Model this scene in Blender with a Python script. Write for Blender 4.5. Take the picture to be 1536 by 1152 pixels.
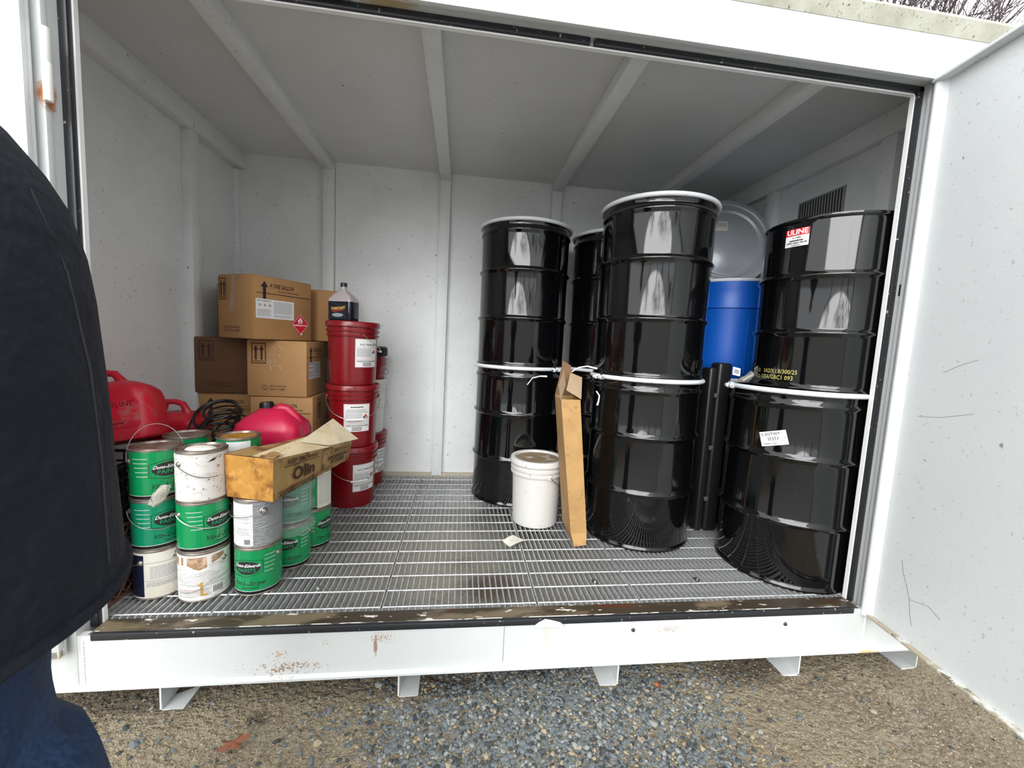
import bpy, bmesh, math, random
from mathutils import Vector, Matrix, noise as mnoise
random.seed(7)
PI = math.pi
S = bpy.context.scene
COL = S.collection
for o in list(bpy.data.objects): bpy.data.objects.remove(o, do_unlink=True)

# ------------------------------------------------------------------ camera, sky, exposure
CAM = Vector((1.1999, -1.4995, 1.03))
def cam_axes(yaw=0.1255, pitch=-0.0975, roll=0.0504):
    f = Vector((math.sin(yaw)*math.cos(pitch), math.cos(yaw)*math.cos(pitch), math.sin(pitch)))
    r = Vector((math.cos(yaw), -math.sin(yaw), 0)); u = r.cross(f)
    c, s = math.cos(roll), math.sin(roll)
    return f, c*r+s*u, -s*r+c*u
cf, cr, cu = cam_axes()
cd = bpy.data.cameras.new('camera'); cam = bpy.data.objects.new('camera', cd); COL.objects.link(cam)
cd.sensor_width = 36; cd.lens = 611.5/1536*36; cd.clip_start = 0.02; cd.clip_end = 500
cam.matrix_world = Matrix(((cr.x, cu.x, -cf.x, CAM.x), (cr.y, cu.y, -cf.y, CAM.y), (cr.z, cu.z, -cf.z, CAM.z), (0, 0, 0, 1)))
S.camera = cam
W = bpy.data.worlds.new('overcast_sky'); S.world = W; W.use_nodes = True
nt = W.node_tree; bg = nt.nodes['Background']
tc = nt.nodes.new('ShaderNodeTexCoord'); sp = nt.nodes.new('ShaderNodeSeparateXYZ'); rp = nt.nodes.new('ShaderNodeValToRGB')
nt.links.new(tc.outputs['Generated'], sp.inputs[0]); nt.links.new(sp.outputs['Z'], rp.inputs[0])
rp.color_ramp.elements[0].position = 0.0; rp.color_ramp.elements[0].color = (0.82, 0.85, 0.88, 1)
rp.color_ramp.elements[1].position = 0.9; rp.color_ramp.elements[1].color = (1.0, 1.0, 1.0, 1)
nt.links.new(rp.outputs[0], bg.inputs[0]); bg.inputs[1].default_value = 1.15
sl = bpy.data.lights.new('veiled_sun', 'SUN'); sl.energy = 2.2; sl.angle = math.radians(50)
so = bpy.data.objects.new('veiled_sun', sl); COL.objects.link(so); so.rotation_euler = (math.radians(64), 0, math.radians(-22))
S.view_settings.view_transform = 'Standard'; S.view_settings.look = 'None'
S.view_settings.gamma = 1.0; S.view_settings.use_curve_mapping = False
S.view_settings.exposure = 0.85

# ------------------------------------------------------------------ materials
MATS = {}
def mat(name, color, rough=0.5, metal=0.0, noise=None, specks=None, stains_tones=None, bump=None, ior=1.5, coat=0, alpha=1, trans=0, stretch=None, emis=None, streaks=None):
    if name in MATS: return MATS[name]
    m = bpy.data.materials.new(name); m.use_nodes = True; t = m.node_tree; b = t.nodes['Principled BSDF']
    N = lambda k: t.nodes.new(k); L = t.links.new
    b.inputs['Roughness'].default_value = rough; b.inputs['Metallic'].default_value = metal
    b.inputs['IOR'].default_value = ior; b.inputs['Coat Weight'].default_value = coat
    b.inputs['Alpha'].default_value = alpha; b.inputs['Transmission Weight'].default_value = trans
    b.inputs['Coat Roughness'].default_value = 0.05
    src = None
    if noise or specks or stains_tones or bump or streaks:
        c = N('ShaderNodeTexCoord'); mp = N('ShaderNodeMapping'); L(c.outputs['Object'], mp.inputs[0])
        if stretch: mp.inputs['Scale'].default_value = stretch
    rgb = N('ShaderNodeRGB'); rgb.outputs[0].default_value = (*color, 1); src = rgb.outputs[0]
    def mix(fac, col):
        nonlocal src
        x = N('ShaderNodeMix'); x.data_type = 'RGBA'; L(fac, x.inputs[0]); L(src, x.inputs[6]); x.inputs[7].default_value = (*col, 1); src = x.outputs[2]
    def thr(val, a, bb):
        r = N('ShaderNodeMapRange'); L(val, r.inputs[0]); r.inputs[1].default_value = a; r.inputs[2].default_value = bb
        r.clamp = True; return r.outputs[0]
    def nz(scale, detail=4, rough_=0.6, off=0, vec=None):
        n = N('ShaderNodeTexNoise'); n.inputs['Scale'].default_value = scale; n.inputs['Detail'].default_value = detail
        n.inputs['Roughness'].default_value = rough_
        if off:
            a = N('ShaderNodeVectorMath'); a.operation = 'ADD'; a.inputs[1].default_value = (off, off*1.7, -off); L(vec or mp.outputs[0], a.inputs[0]); L(a.outputs[0], n.inputs[0])
        else: L(vec or mp.outputs[0], n.inputs[0])
        return n.outputs[0]
    for i, (scale, lo, hi, col) in enumerate(noise or []): mix(thr(nz(scale, 5, 0.62, 3.1*i), lo, hi), col)
    for i, (scale, lo, hi, col) in enumerate(specks or []): mix(thr(nz(scale, 2, 0.7, 7.3+3*i), lo, hi), col)
    for i, (sc3, scale, lo, hi, col) in enumerate(streaks or []):
        m2 = N('ShaderNodeMapping'); L(c.outputs['Object'], m2.inputs[0]); m2.inputs['Scale'].default_value = sc3
        mix(thr(nz(scale, 4, 0.6, 1.3+i, m2.outputs[0]), lo, hi), col)
    for (p, r, col, amt, *fine) in stains_tones or []:      # rust, dirt, dark tone and painted light, each at its own place
        v = N('ShaderNodeVectorMath'); v.operation = 'SUBTRACT'; L(c.outputs['Object'], v.inputs[0]); v.inputs[1].default_value = p
        s_ = N('ShaderNodeVectorMath'); s_.operation = 'DIVIDE'; L(v.outputs[0], s_.inputs[0]); s_.inputs[1].default_value = r
        ln = N('ShaderNodeVectorMath'); ln.operation = 'LENGTH'; L(s_.outputs[0], ln.inputs[0])
        a = N('ShaderNodeMath'); a.operation = 'MULTIPLY_ADD'; L(nz(fine[0] if fine else 45, 2 if fine else 5, 0.7), a.inputs[0]); a.inputs[1].default_value = 4.0 if fine else 1.6; L(ln.outputs['Value'], a.inputs[2])
        f_ = thr(a.outputs[0], 2.15, 1.95) if fine else thr(a.outputs[0], 1.75, 1.25)
        q = N('ShaderNodeMath'); q.operation = 'MULTIPLY'; L(f_, q.inputs[0]); q.inputs[1].default_value = amt; mix(q.outputs[0], col)
    L(src, b.inputs['Base Color'])
    if bump:
        n = nz(bump[0], 4, 0.6, 5); bp = N('ShaderNodeBump'); bp.inputs['Strength'].default_value = bump[1]; bp.inputs['Distance'].default_value = bump[2] if len(bump) > 2 else 0.01
        L(n, bp.inputs['Height']); L(bp.outputs[0], b.inputs['Normal'])
    if emis: b.inputs['Emission Color'].default_value = (*emis, 1); b.inputs['Emission Strength'].default_value = 1
    MATS[name] = m; return m

WHITE = (0.80, 0.82, 0.82)
dirt = (0.30, 0.29, 0.26)
paint_in = mat('interior_white_paint', WHITE, 0.42, noise=[(3, 0.45, 0.8, (0.70, 0.72, 0.71))], specks=[(55, 0.68, 0.74, (0.36, 0.36, 0.34)), (140, 0.70, 0.76, (0.42, 0.42, 0.4)), (22, 0.735, 0.76, (0.35, 0.34, 0.32))], bump=(35, 0.06))
paint_ceiling = mat('ceiling_white_paint', (0.74, 0.755, 0.745), 0.5, noise=[(2, 0.4, 0.8, (0.66, 0.67, 0.66))], specks=[(30, 0.72, 0.76, (0.25, 0.25, 0.24))], bump=(30, 0.05))
paint_out = mat('exterior_white_paint', (0.62, 0.645, 0.64), 0.38, noise=[(2.5, 0.5, 0.85, (0.57, 0.595, 0.59))], specks=[(90, 0.74, 0.79, (0.4, 0.4, 0.38))], bump=(20, 0.04),
    stains_tones=[((0.60, -0.08, -0.10), (0.05, 0.1, 0.03), (0.50, 0.30, 0.14), 0.8, 110), ((0.76, -0.08, -0.06), (0.03, 0.1, 0.015), (0.5, 0.33, 0.18), 0.8, 110), ((0.93, -0.08, -0.08), (0.008, 0.1, 0.05), (0.28, 0.17, 0.12), 0.9),
            ((1.56, -0.08, -0.06), (0.02, 0.1, 0.08), (0.62, 0.55, 0.44), 0.5), ((0.70, -0.04, 2.10), (0.13, 0.1, 0.04), (0.12, 0.04, 0.02), 1.0), ((0.93, -0.04, 2.10), (0.12, 0.1, 0.04), (0.50, 0.36, 0.17), 0.85),
            ((2.95, -0.08, -0.19), (0.07, 0.1, 0.01), (0.55, 0.45, 0.2), 0.9), ((-0.034, -0.07, 1.69), (0.02, 0.035, 0.06), (0.45, 0.16, 0.04), 1.0), ((0.62, -0.08, -0.15), (0.20, 0.1, 0.05), (0.30, 0.17, 0.09), 0.9, 130), ((0.95, -0.08, -0.05), (0.10, 0.1, 0.04), (0.35, 0.2, 0.12), 0.8, 150), ((2.05, -0.08, -0.06), (0.15, 0.1, 0.04), (0.35, 0.22, 0.14), 0.7, 150)])
paint_lip = mat('weathered_roof_lip', (0.50, 0.50, 0.42), 0.7, noise=[(8, 0.4, 0.7, (0.36, 0.35, 0.28))], specks=[(80, 0.62, 0.7, (0.12, 0.11, 0.09))], bump=(50, 0.2))
paint_door = mat('door_white_paint', (0.74, 0.77, 0.775), 0.45, noise=[(2, 0.45, 0.85, (0.69, 0.72, 0.73))], specks=[(70, 0.67, 0.72, (0.50, 0.52, 0.52)), (130, 0.70, 0.75, (0.42, 0.43, 0.43)), (14, 0.73, 0.76, (0.33, 0.33, 0.32))], bump=(30, 0.08))
flange_dirty = mat('door_flange_residue', (0.80, 0.79, 0.74), 0.6, noise=[(14, 0.44, 0.52, (0.50, 0.45, 0.33)), (22, 0.58, 0.62, (0.26, 0.22, 0.16))])
rubber = mat('black_rubber', (0.018, 0.02, 0.024), 0.38, specks=[(60, 0.68, 0.72, (0.35, 0.35, 0.34))])
lipwhite = mat('bright_lip', (0.88, 0.88, 0.87), 0.4)
sill_m = mat('worn_rusty_sill', (0.052, 0.038, 0.024), 0.42, stretch=(0.35, 1, 1), noise=[(7, 0.52, 0.60, (0.19, 0.15, 0.095)), (10, 0.62, 0.66, (0.09, 0.032, 0.014)), (30, 0.62, 0.645, (0.80, 0.77, 0.7))], bump=(40, 0.25))
chipped = mat('chipped_paint_edge', (0.10, 0.085, 0.07), 0.5, stretch=(0.35, 1, 1), noise=[(22, 0.48, 0.52, (0.82, 0.80, 0.75))])
galv = mat('galvanised_steel', (0.66, 0.67, 0.67), 0.38, metal=0.45, noise=[(30, 0.45, 0.7, (0.40, 0.41, 0.41))])
pan_m = mat('sump_pan_steel', (0.36, 0.36, 0.34), 0.45, metal=0.1, noise=[(2.2, 0.45, 0.68, (0.26, 0.235, 0.185)), (9, 0.56, 0.68, (0.20, 0.17, 0.13))], specks=[(28, 0.66, 0.7, (0.06, 0.05, 0.04)), (70, 0.68, 0.72, (0.09, 0.08, 0.06))],
            stains_tones=[((1.1, 0.62, -0.12), (0.60, 0.62, 0.5), (0.60, 0.56, 0.46), 0.75), ((1.38, 0.33, -0.12), (0.20, 0.15, 0.3), (0.10, 0.06, 0.03), 0.75), ((1.25, 0.55, -0.12), (0.25, 0.2, 0.3), (0.16, 0.11, 0.06), 0.85, 150)])  # the wide pale patch paints the pan's lit middle; the brown ones are stains
black_enamel = mat('black_enamel', (0.0025, 0.0026, 0.003), 0.07, ior=1.62, specks=[(260, 0.78, 0.80, (0.10, 0.10, 0.11))])
ring_m = mat('grey_white_ring_paint', (0.72, 0.74, 0.77), 0.3, specks=[(60, 0.72, 0.74, (0.1, 0.1, 0.1))])
steel = mat('bare_steel', (0.6, 0.6, 0.6), 0.28, metal=1.0)
wire_m = mat('wire', (0.55, 0.55, 0.55), 0.3, metal=0.9)
darkwire = mat('dark_wire', (0.10, 0.09, 0.08), 0.4, metal=0.7)
card = mat('cardboard', (0.44, 0.235, 0.092), 0.75, noise=[(5, 0.4, 0.8, (0.38, 0.195, 0.072))], bump=(60, 0.05))
card_lt = mat('pale_cardboard', (0.50, 0.28, 0.115), 0.75, noise=[(5, 0.4, 0.8, (0.44, 0.235, 0.092))], bump=(60, 0.05))
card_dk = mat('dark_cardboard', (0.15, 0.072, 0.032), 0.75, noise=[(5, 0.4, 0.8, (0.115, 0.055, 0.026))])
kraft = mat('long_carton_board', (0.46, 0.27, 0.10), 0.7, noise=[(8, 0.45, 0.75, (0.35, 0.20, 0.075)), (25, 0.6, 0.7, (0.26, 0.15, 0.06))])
kraft_in = mat('long_carton_inner', (0.42, 0.30, 0.19), 0.8)
ink = mat('black_ink', (0.018, 0.015, 0.013), 0.6)
ink_brown = mat('brown_ink', (0.05, 0.018, 0.012), 0.6)
ink_grey = mat('grey_fine_print', (0.36, 0.37, 0.38), 0.7)
ink_red = mat('red_ink', (0.66, 0.25, 0.22), 0.6)
paper = mat('white_label_paper', (0.82, 0.82, 0.81), 0.55)
cream = mat('cream_label_paper', (0.74, 0.72, 0.64), 0.6, noise=[(8, 0.5, 0.7, (0.62, 0.58, 0.46))])
tape = mat('clear_tape', (0.62, 0.48, 0.36), 0.15, alpha=0.45)
placard_red = mat('placard_red', (0.70, 0.012, 0.03), 0.4)
white_ink = mat('white_ink', (0.88, 0.88, 0.88), 0.5)
pail_red = mat('dark_red_plastic', (0.21, 0.004, 0.008), 0.28, ior=1.55, noise=[(4, 0.45, 0.8, (0.17, 0.004, 0.007))])
pail_white = mat('white_plastic', (0.66, 0.65, 0.615), 0.35, specks=[(40, 0.68, 0.72, (0.45, 0.42, 0.36))])
lid_dirty = mat('dirty_pail_lid', (0.62, 0.60, 0.54), 0.5, noise=[(11, 0.36, 0.44, (0.27, 0.20, 0.12))])
gas_red = mat('fuel_can_red', (0.66, 0.012, 0.035), 0.38, noise=[(4, 0.42, 0.7, (0.58, 0.03, 0.05)), (16, 0.56, 0.68, (0.5, 0.12, 0.12))])
gas_red2 = mat('fuel_can_crimson', (0.56, 0.01, 0.06), 0.36, noise=[(8, 0.5, 0.75, (0.42, 0.03, 0.06))])
gas_ink = mat('embossed_dark_red', (0.22, 0.006, 0.012), 0.5)
black_plastic = mat('black_plastic', (0.012, 0.012, 0.013), 0.35)
green = mat('green_can_enamel', (0.003, 0.27, 0.082), 0.24, coat=0.4, noise=[(6, 0.55, 0.8, (0.003, 0.21, 0.075))])
teal = mat('teal_green_can_enamel', (0.004, 0.26, 0.13), 0.24, coat=0.4, noise=[(6, 0.5, 0.8, (0.003, 0.20, 0.10))])
can_steel = mat('tarnished_can_steel', (0.42, 0.38, 0.34), 0.35, metal=0.8, noise=[(14, 0.45, 0.65, (0.20, 0.13, 0.09))])
lid_rust = mat('brown_stained_lid', (0.30, 0.24, 0.18), 0.45, metal=0.2, noise=[(18, 0.45, 0.65, (0.12, 0.07, 0.045))])
lid_orange = mat('orange_stained_lid', (0.42, 0.20, 0.03), 0.45, noise=[(25, 0.5, 0.7, (0.24, 0.11, 0.03))])
dried_white = mat('dried_white_paint', (0.80, 0.77, 0.70), 0.7, bump=(60, 0.5))
can_band = mat('black_can_band', (0.008, 0.008, 0.008), 0.3)
painted_can = mat('brushed_white_paint', (0.70, 0.69, 0.665), 0.55, specks=[(60, 0.62, 0.68, (0.25, 0.22, 0.2))], streaks=[((1, 1, 5), 12, 0.55, 0.72, (0.56, 0.52, 0.45)), ((1, 1, 0.8), 9, 0.60, 0.70, (0.38, 0.31, 0.2))])
wrinkled = mat('wrinkled_grey_wrap', (0.42, 0.43, 0.44), 0.35, metal=0.3, bump=(30, 0.9, 0.02), stretch=(1, 1, 7))
wrinkled_w = mat('wrinkled_white_label', (0.80, 0.80, 0.80), 0.5, bump=(30, 0.5, 0.015), stretch=(1, 1, 7))
peel = mat('peeling_white_label', (0.80, 0.78, 0.75), 0.6, streaks=[((1, 1, 9), 14, 0.53, 0.64, (0.52, 0.5, 0.49))], bump=(50, 0.3))
rustpaper = mat('torn_brown_patch', (0.36, 0.21, 0.11), 0.7, noise=[(20, 0.45, 0.6, (0.70, 0.55, 0.42))])
navy = mat('navy_label', (0.006, 0.01, 0.03), 0.35)
oil_card = mat('oil_stained_cardboard', (0.52, 0.25, 0.045), 0.36, noise=[(12, 0.44, 0.60, (0.24, 0.085, 0.014)), (30, 0.52, 0.7, (0.60, 0.34, 0.10))])
olin_card = mat('old_tan_cardboard', (0.36, 0.225, 0.08), 0.6, noise=[(8, 0.50, 0.58, (0.17, 0.08, 0.024)), (18, 0.5, 0.8, (0.46, 0.31, 0.14))])
flap_m = mat('faded_box_flap', (0.68, 0.55, 0.34), 0.7, noise=[(5, 0.5, 0.7, (0.52, 0.36, 0.18))], specks=[(40, 0.68, 0.7, (0.1, 0.07, 0.04))])
film = mat('clear_plastic_film', (0.75, 0.82, 0.80), 0.12, alpha=0.22, bump=(40, 0.9, 0.02))
film_w = mat('milky_plastic_film', (0.66, 0.64, 0.56), 0.2, alpha=0.65, bump=(50, 0.9, 0.02), noise=[(30, 0.5, 0.6, (0.45, 0.42, 0.33))])
liquid = mat('dark_oil_in_bottle', (0.012, 0.012, 0.022), 0.12)
bottle_m = mat('clear_bottle_neck', (0.42, 0.36, 0.37), 0.15)
blue_m = mat('blue_plastic', (0.002, 0.10, 0.52), 0.38)
lid_grey = mat('grey_drum_lid', (0.46, 0.49, 0.52), 0.3, metal=0.25)
hose_m = mat('black_hose', (0.012, 0.012, 0.013), 0.3)
crate_br = mat('brown_crate_plastic', (0.16, 0.085, 0.065), 0.5)
jacket_m = mat('navy_softshell', (0.006, 0.008, 0.0145), 0.75, ior=1.35, bump=(7, 0.5, 0.05))
seam_m = mat('jacket_seam', (0.012, 0.013, 0.018), 0.6)
jeans_m = mat('blue_denim', (0.008, 0.026, 0.075), 0.8, noise=[(9, 0.45, 0.7, (0.015, 0.045, 0.12)), (220, 0.4, 0.7, (0.006, 0.02, 0.06))], bump=(9, 0.7, 0.06))
skin_m = mat('skin', (0.55, 0.33, 0.24), 0.5)
hair_m = mat('brown_hair', (0.04, 0.025, 0.018), 0.6)
boot_m = mat('boot_leather', (0.05, 0.035, 0.025), 0.5)
dirt_m = mat('tan_dirt', (0.32, 0.262, 0.168), 0.9, noise=[(2.2, 0.45, 0.7, (0.22, 0.172, 0.11)), (7, 0.5, 0.66, (0.33, 0.28, 0.19)), (24, 0.54, 0.62, (0.24, 0.19, 0.13)), (55, 0.52, 0.60, (0.35, 0.30, 0.215))], specks=[(70, 0.64, 0.7, (0.12, 0.10, 0.075)), (120, 0.64, 0.68, (0.50, 0.46, 0.38))], bump=(42, 1.0, 0.05),
    stains_tones=[((2.45, -0.02, -0.3), (0.25, 0.12, 0.2), (0.10, 0.075, 0.05), 0.8), ((0.1, 0.0, -0.3), (0.35, 0.12, 0.2), (0.09, 0.07, 0.05), 0.75), ((1.15, -0.02, -0.3), (0.3, 0.09, 0.2), (0.10, 0.065, 0.045), 0.8), ((0.55, -0.12, -0.3), (0.05, 0.04, 0.1), (0.07, 0.05, 0.035), 0.8)])  # ground made darker in patches, mostly along the container edge
stone_mats = [mat('stone_bluegrey', (0.135, 0.155, 0.16), 0.75, noise=[(40, 0.5, 0.7, (0.09, 0.105, 0.11))]), mat('stone_dark', (0.045, 0.052, 0.055), 0.7), mat('stone_pale', (0.27, 0.28, 0.265), 0.8), mat('stone_tan', (0.36, 0.29, 0.19), 0.85)]
leaf_m = mat('brown_oak_leaf', (0.20, 0.065, 0.03), 0.7)
bark = mat('grey_brown_bark', (0.075, 0.055, 0.06), 0.9)

# ------------------------------------------------------------------ mesh helpers
class MB:
    def __init__(s): s.v = []; s.f = []
    def add(s, vs, fs, M=None):
        n = len(s.v); s.v += [tuple(M @ Vector(v)) if M is not None else tuple(v) for v in vs]; s.f += [tuple(i+n for i in f) for f in fs]; return s
    def box(s, x0, x1, y0, y1, z0, z1, M=None):
        return s.add([(x, y, z) for z in (z0, z1) for y in (y0, y1) for x in (x0, x1)], [(0, 2, 3, 1), (4, 5, 7, 6), (0, 1, 5, 4), (2, 6, 7, 3), (0, 4, 6, 2), (1, 3, 7, 5)], M)
    def prism(s, poly, a, b, axis='z', M=None):      # poly in 2D; axis along which it is extruded
        def P(p, h): return (p[0], p[1], h) if axis == 'z' else ((h, p[0], p[1]) if axis == 'x' else (p[0], h, p[1]))
        n = len(poly); vs = [P(p, a) for p in poly]+[P(p, b) for p in poly]
        return s.add(vs, [tuple(range(n))[::-1], tuple(range(n, 2*n))]+[(i, (i+1) % n, n+(i+1) % n, n+i) for i in range(n)], M)
    def lathe(s, prof, n=48, M=None, a0=0):
        vs = [(r*math.cos(a0+2*PI*k/n), r*math.sin(a0+2*PI*k/n), z) for r, z in prof for k in range(n)]
        fs = [(i*n+k, i*n+(k+1) % n, (i+1)*n+(k+1) % n, (i+1)*n+k) for i in range(len(prof)-1) for k in range(n)]
        return s.add(vs, fs, M)
    def disc(s, r, z, n=48, M=None): return s.add([(r*math.cos(2*PI*k/n), r*math.sin(2*PI*k/n), z) for k in range(n)], [tuple(range(n))], M)
    def tube(s, pts, r, n=8, closed=False, M=None):
        pts = [Vector(p) for p in pts]; N = len(pts); vs = []; up = Vector((0, 0, 1)); prev = None
        for i, p in enumerate(pts):
            t = (pts[(i+1) % N]-pts[i-1]) if closed else (pts[min(i+1, N-1)]-pts[max(i-1, 0)])
            t.normalize()
            if prev is None: prev = t.orthogonal().normalized()
            a = prev - t*prev.dot(t); a = a.normalized() if a.length > 1e-6 else t.orthogonal().normalized(); prev = a; b = t.cross(a)
            rr = r[i] if isinstance(r, (list, tuple)) else r
            vs += [p+a*rr*math.cos(2*PI*k/n)+b*rr*math.sin(2*PI*k/n) for k in range(n)]
        fs = [(i*n+k, i*n+(k+1) % n, ((i+1) % N)*n+(k+1) % n, ((i+1) % N)*n+k) for i in range(N if closed else N-1) for k in range(n)]
        if not closed: fs += [tuple(range(n))[::-1], tuple(range((N-1)*n, N*n))]
        return s.add(vs, fs, M)
    def loft(s, rings, cap=True):
        n = len(rings[0]); vs = [p for r in rings for p in r]
        fs = [(i*n+k, i*n+(k+1) % n, (i+1)*n+(k+1) % n, (i+1)*n+k) for i in range(len(rings)-1) for k in range(n)]
        if cap: fs += [tuple(range(n))[::-1], tuple(range((len(rings)-1)*n, len(rings)*n))]
        return s.add(vs, fs)
    def mesh(s, name, bevel=0, seg=2, smooth=False, angle=40, sub=0):
        me = bpy.data.meshes.new(name); bm = bmesh.new(); vs = [bm.verts.new(v) for v in s.v]
        for f in s.f:
            try: bm.faces.new([vs[i] for i in f])
            except ValueError: pass
        bmesh.ops.recalc_face_normals(bm, faces=bm.faces)
        if bevel: bmesh.ops.bevel(bm, geom=list(bm.edges), offset=bevel, segments=seg, profile=0.5, affect='EDGES', clamp_overlap=True)
        bm.to_mesh(me); bm.free()
        if smooth or bevel:
            me.shade_smooth()
            try: me.set_sharp_from_angle(angle=math.radians(angle))
            except Exception: pass
        return me
CACHE = {}
def part(parent, name, mb, m, label=None, key=None, loc=None, rot=None, bevel=0, seg=2, smooth=False, angle=40, kind=None):
    if key and key in CACHE: me = CACHE[key]
    else:
        me = mb() .mesh(name, bevel, seg, smooth, angle) if callable(mb) else mb.mesh(name, bevel, seg, smooth, angle)
        me.materials.append(m)
        if key: CACHE[key] = me
    o = bpy.data.objects.new(name, me); COL.objects.link(o)
    if parent is not None: o.parent = parent
    if loc is not None: o.location = loc
    if rot is not None: o.rotation_euler = rot
    if label: o['label'] = label
    if kind: o['kind'] = kind
    return o
def thing(name, label, cat, loc=(0, 0, 0), rot=(0, 0, 0), group=None):
    o = bpy.data.objects.new(name, None); o.empty_display_size = 0.1; COL.objects.link(o); o.location = loc
    o.rotation_euler = rot if isinstance(rot, (tuple, list)) else (0, 0, rot)
    o['label'] = label; o['category'] = cat
    if group: o['group'] = group
    return o
def tag(o, label, cat, group=None, kind=None):
    o['label'] = label; o['category'] = cat
    if group: o['group'] = group
    if kind: o['kind'] = kind
    return o
def copy_tree(o, parent=None):
    c = o.copy(); COL.objects.link(c)
    if parent is not None: c.parent = parent
    for ch in [x for x in o.children]: copy_tree(ch, c)
    return c
def struct(name, mb, m, label=None, **k):
    o = part(None, name, mb, m, label, **k); o['kind'] = 'structure'; return o
TX = {}
def text2d(s, size=1.0, bold=0.0, shear=0.0, sx=1.0, align='CENTER'):
    k = (s, bold, shear, align)
    if k not in TX:
        c = bpy.data.curves.new('t', 'FONT'); c.body = s; c.size = 1; c.offset = bold; c.shear = shear; c.align_x = align; c.align_y = 'CENTER'; c.resolution_u = 2
        o = bpy.data.objects.new('t', c); COL.objects.link(o); bpy.context.view_layer.update()
        me = bpy.data.meshes.new_from_object(o.evaluated_get(bpy.context.evaluated_depsgraph_get()))
        TX[k] = ([(v.co.x, v.co.y) for v in me.vertices], [tuple(p.vertices) for p in me.polygons])
        bpy.data.objects.remove(o); bpy.data.curves.remove(c); bpy.data.meshes.remove(me)
    vs, fs = TX[k]
    return [(x*size*sx, y*size) for x, y in vs], fs
class Print:                                   # flat print collected in (x, y) and laid on a surface
    def __init__(s): s.v = []; s.f = []
    def add(s, vs, fs, ox=0, oy=0, rot=0):
        n = len(s.v); c, q = math.cos(rot), math.sin(rot)
        s.v += [(ox+x*c-y*q, oy+x*q+y*c) for x, y in vs]; s.f += [tuple(i+n for i in f) for f in fs]; return s
    def text(s, t, x, y, size, bold=0.0, shear=0.0, sx=1.0, align='CENTER', rot=0): return s.add(*text2d(t, size, bold, shear, sx, align), x, y, rot)
    def rect(s, x0, x1, y0, y1, nx=1, rot=0):
        vs = []; fs = []
        for i in range(nx+1): x = x0+(x1-x0)*i/nx; vs += [(x, y0), (x, y1)]
        for i in range(nx): fs.append((2*i, 2*i+2, 2*i+3, 2*i+1))
        return s.add(vs, fs, 0, 0, rot)
    def frame(s, x0, x1, y0, y1, w, nx=1):
        s.rect(x0, x1, y0, y0+w, nx); s.rect(x0, x1, y1-w, y1, nx); s.rect(x0, x0+w, y0, y1); return s.rect(x1-w, x1, y0, y1)
    def poly(s, pts): return s.add(pts, [tuple(range(len(pts)))])
    def ellipse(s, cx, cy, rx, ry, n=28):
        vs = []; fs = []; m = n//2
        for i in range(m+1):
            a = PI*i/m; x = cx-rx*math.cos(a); h = ry*math.sin(a); vs += [(x, cy-h), (x, cy+h)]
        for i in range(m): fs.append((2*i, 2*i+2, 2*i+3, 2*i+1))
        return s.add(vs, fs)
    def lines(s, x0, x1, y0, y1, n, h=0.35, seed=1):        # rows of fine print as word dashes
        R = random.Random(seed); step = (y1-y0)/n
        for i in range(n):
            y = y0+step*(i+0.5); x = x0; end = x1-(x1-x0)*R.uniform(0, 0.12)
            while x < end:
                w = min((x1-x0)*R.uniform(0.05, 0.16), end-x); s.rect(x, x+w*0.86, y-step*h/2, y+step*h/2); x += w
        return s
    def arrow(s, cx, y0, y1, w, head):
        m = y1-head; return s.rect(cx-w/2, cx+w/2, y0, m).poly([(cx-w*1.25, m), (cx+w*1.25, m), (cx, y1)])
    def on_cyl(s, R, phi, z, rot=0, cone=0):     # rightwards = growing azimuth; R radius at z, cone = dR/dz
        c, q = math.cos(rot), math.sin(rot); m = MB(); vs = []
        for x, y in s.v:
            x, y = x*c-y*q, x*q+y*c; rr = R+cone*y; a = phi+x/R; vs.append((rr*math.cos(a), rr*math.sin(a), z+y))
        return m.add(vs, s.f)
    def on_plane(s, O, X, Y):
        O, X, Y = Vector(O), Vector(X).normalized(), Vector(Y).normalized()
        return MB().add([O+X*x+Y*y for x, y in s.v], s.f)
def rad(d): return math.radians(d)

# ------------------------------------------------------------------ the container (setting)
XL, XR, YB, ZC = -0.386, 3.245, 1.634, 2.236
OW, OH = 2.901, 2.067
def corner_box(*a): return MB().box(*a)
floor = struct('floor', MB().box(XL, XR, 0.0, YB, -0.14, -0.125), pan_m, 'stained steel sump pan under the floor grating')
wb = struct('wall_back', MB().box(XL-0.04, XR+0.04, YB, YB+0.04, -0.19, 2.28), paint_in)
wl = struct('wall_left', MB().box(XL-0.04, XL, -0.06, YB, -0.19, 2.28), paint_in)
wr = struct('wall_right', MB().box(XR, XR+0.04, -0.06, YB, -0.19, 2.28), paint_in)
ce = struct('ceiling', MB().box(XL-0.04, XR+0.04, -0.0, YB+0.04, ZC, ZC+0.05), paint_ceiling)
wf = struct('wall_front', MB().box(XL-0.04, -0.03, -0.06, -0.0, -0.19, ZC), paint_out)
part(wf, 'front_panel', MB().box(OW+0.032, XR+0.04, -0.06, 0.0, -0.19, ZC), paint_out)
part(wf, 'front_header', MB().box(XL-0.04, XR+0.04, -0.06, 0.0, OH+0.04, 2.285), paint_out)
def channel(x0, x1, z, w=0.074): return MB().box(x0, x1, 0.0, YB, z, ZC)
for bx in (0.2363, 1.0397, 1.8577, 2.6419):
    part(ce, 'ceiling_beam', MB().box(bx-0.037, bx+0.037, 0.0, YB, 2.174, ZC), paint_in, bevel=0.003)
part(ce, 'side_beam', MB().box(XL, XL+0.068, 0.0, YB, 2.1265, ZC), paint_in, bevel=0.003)
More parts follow.
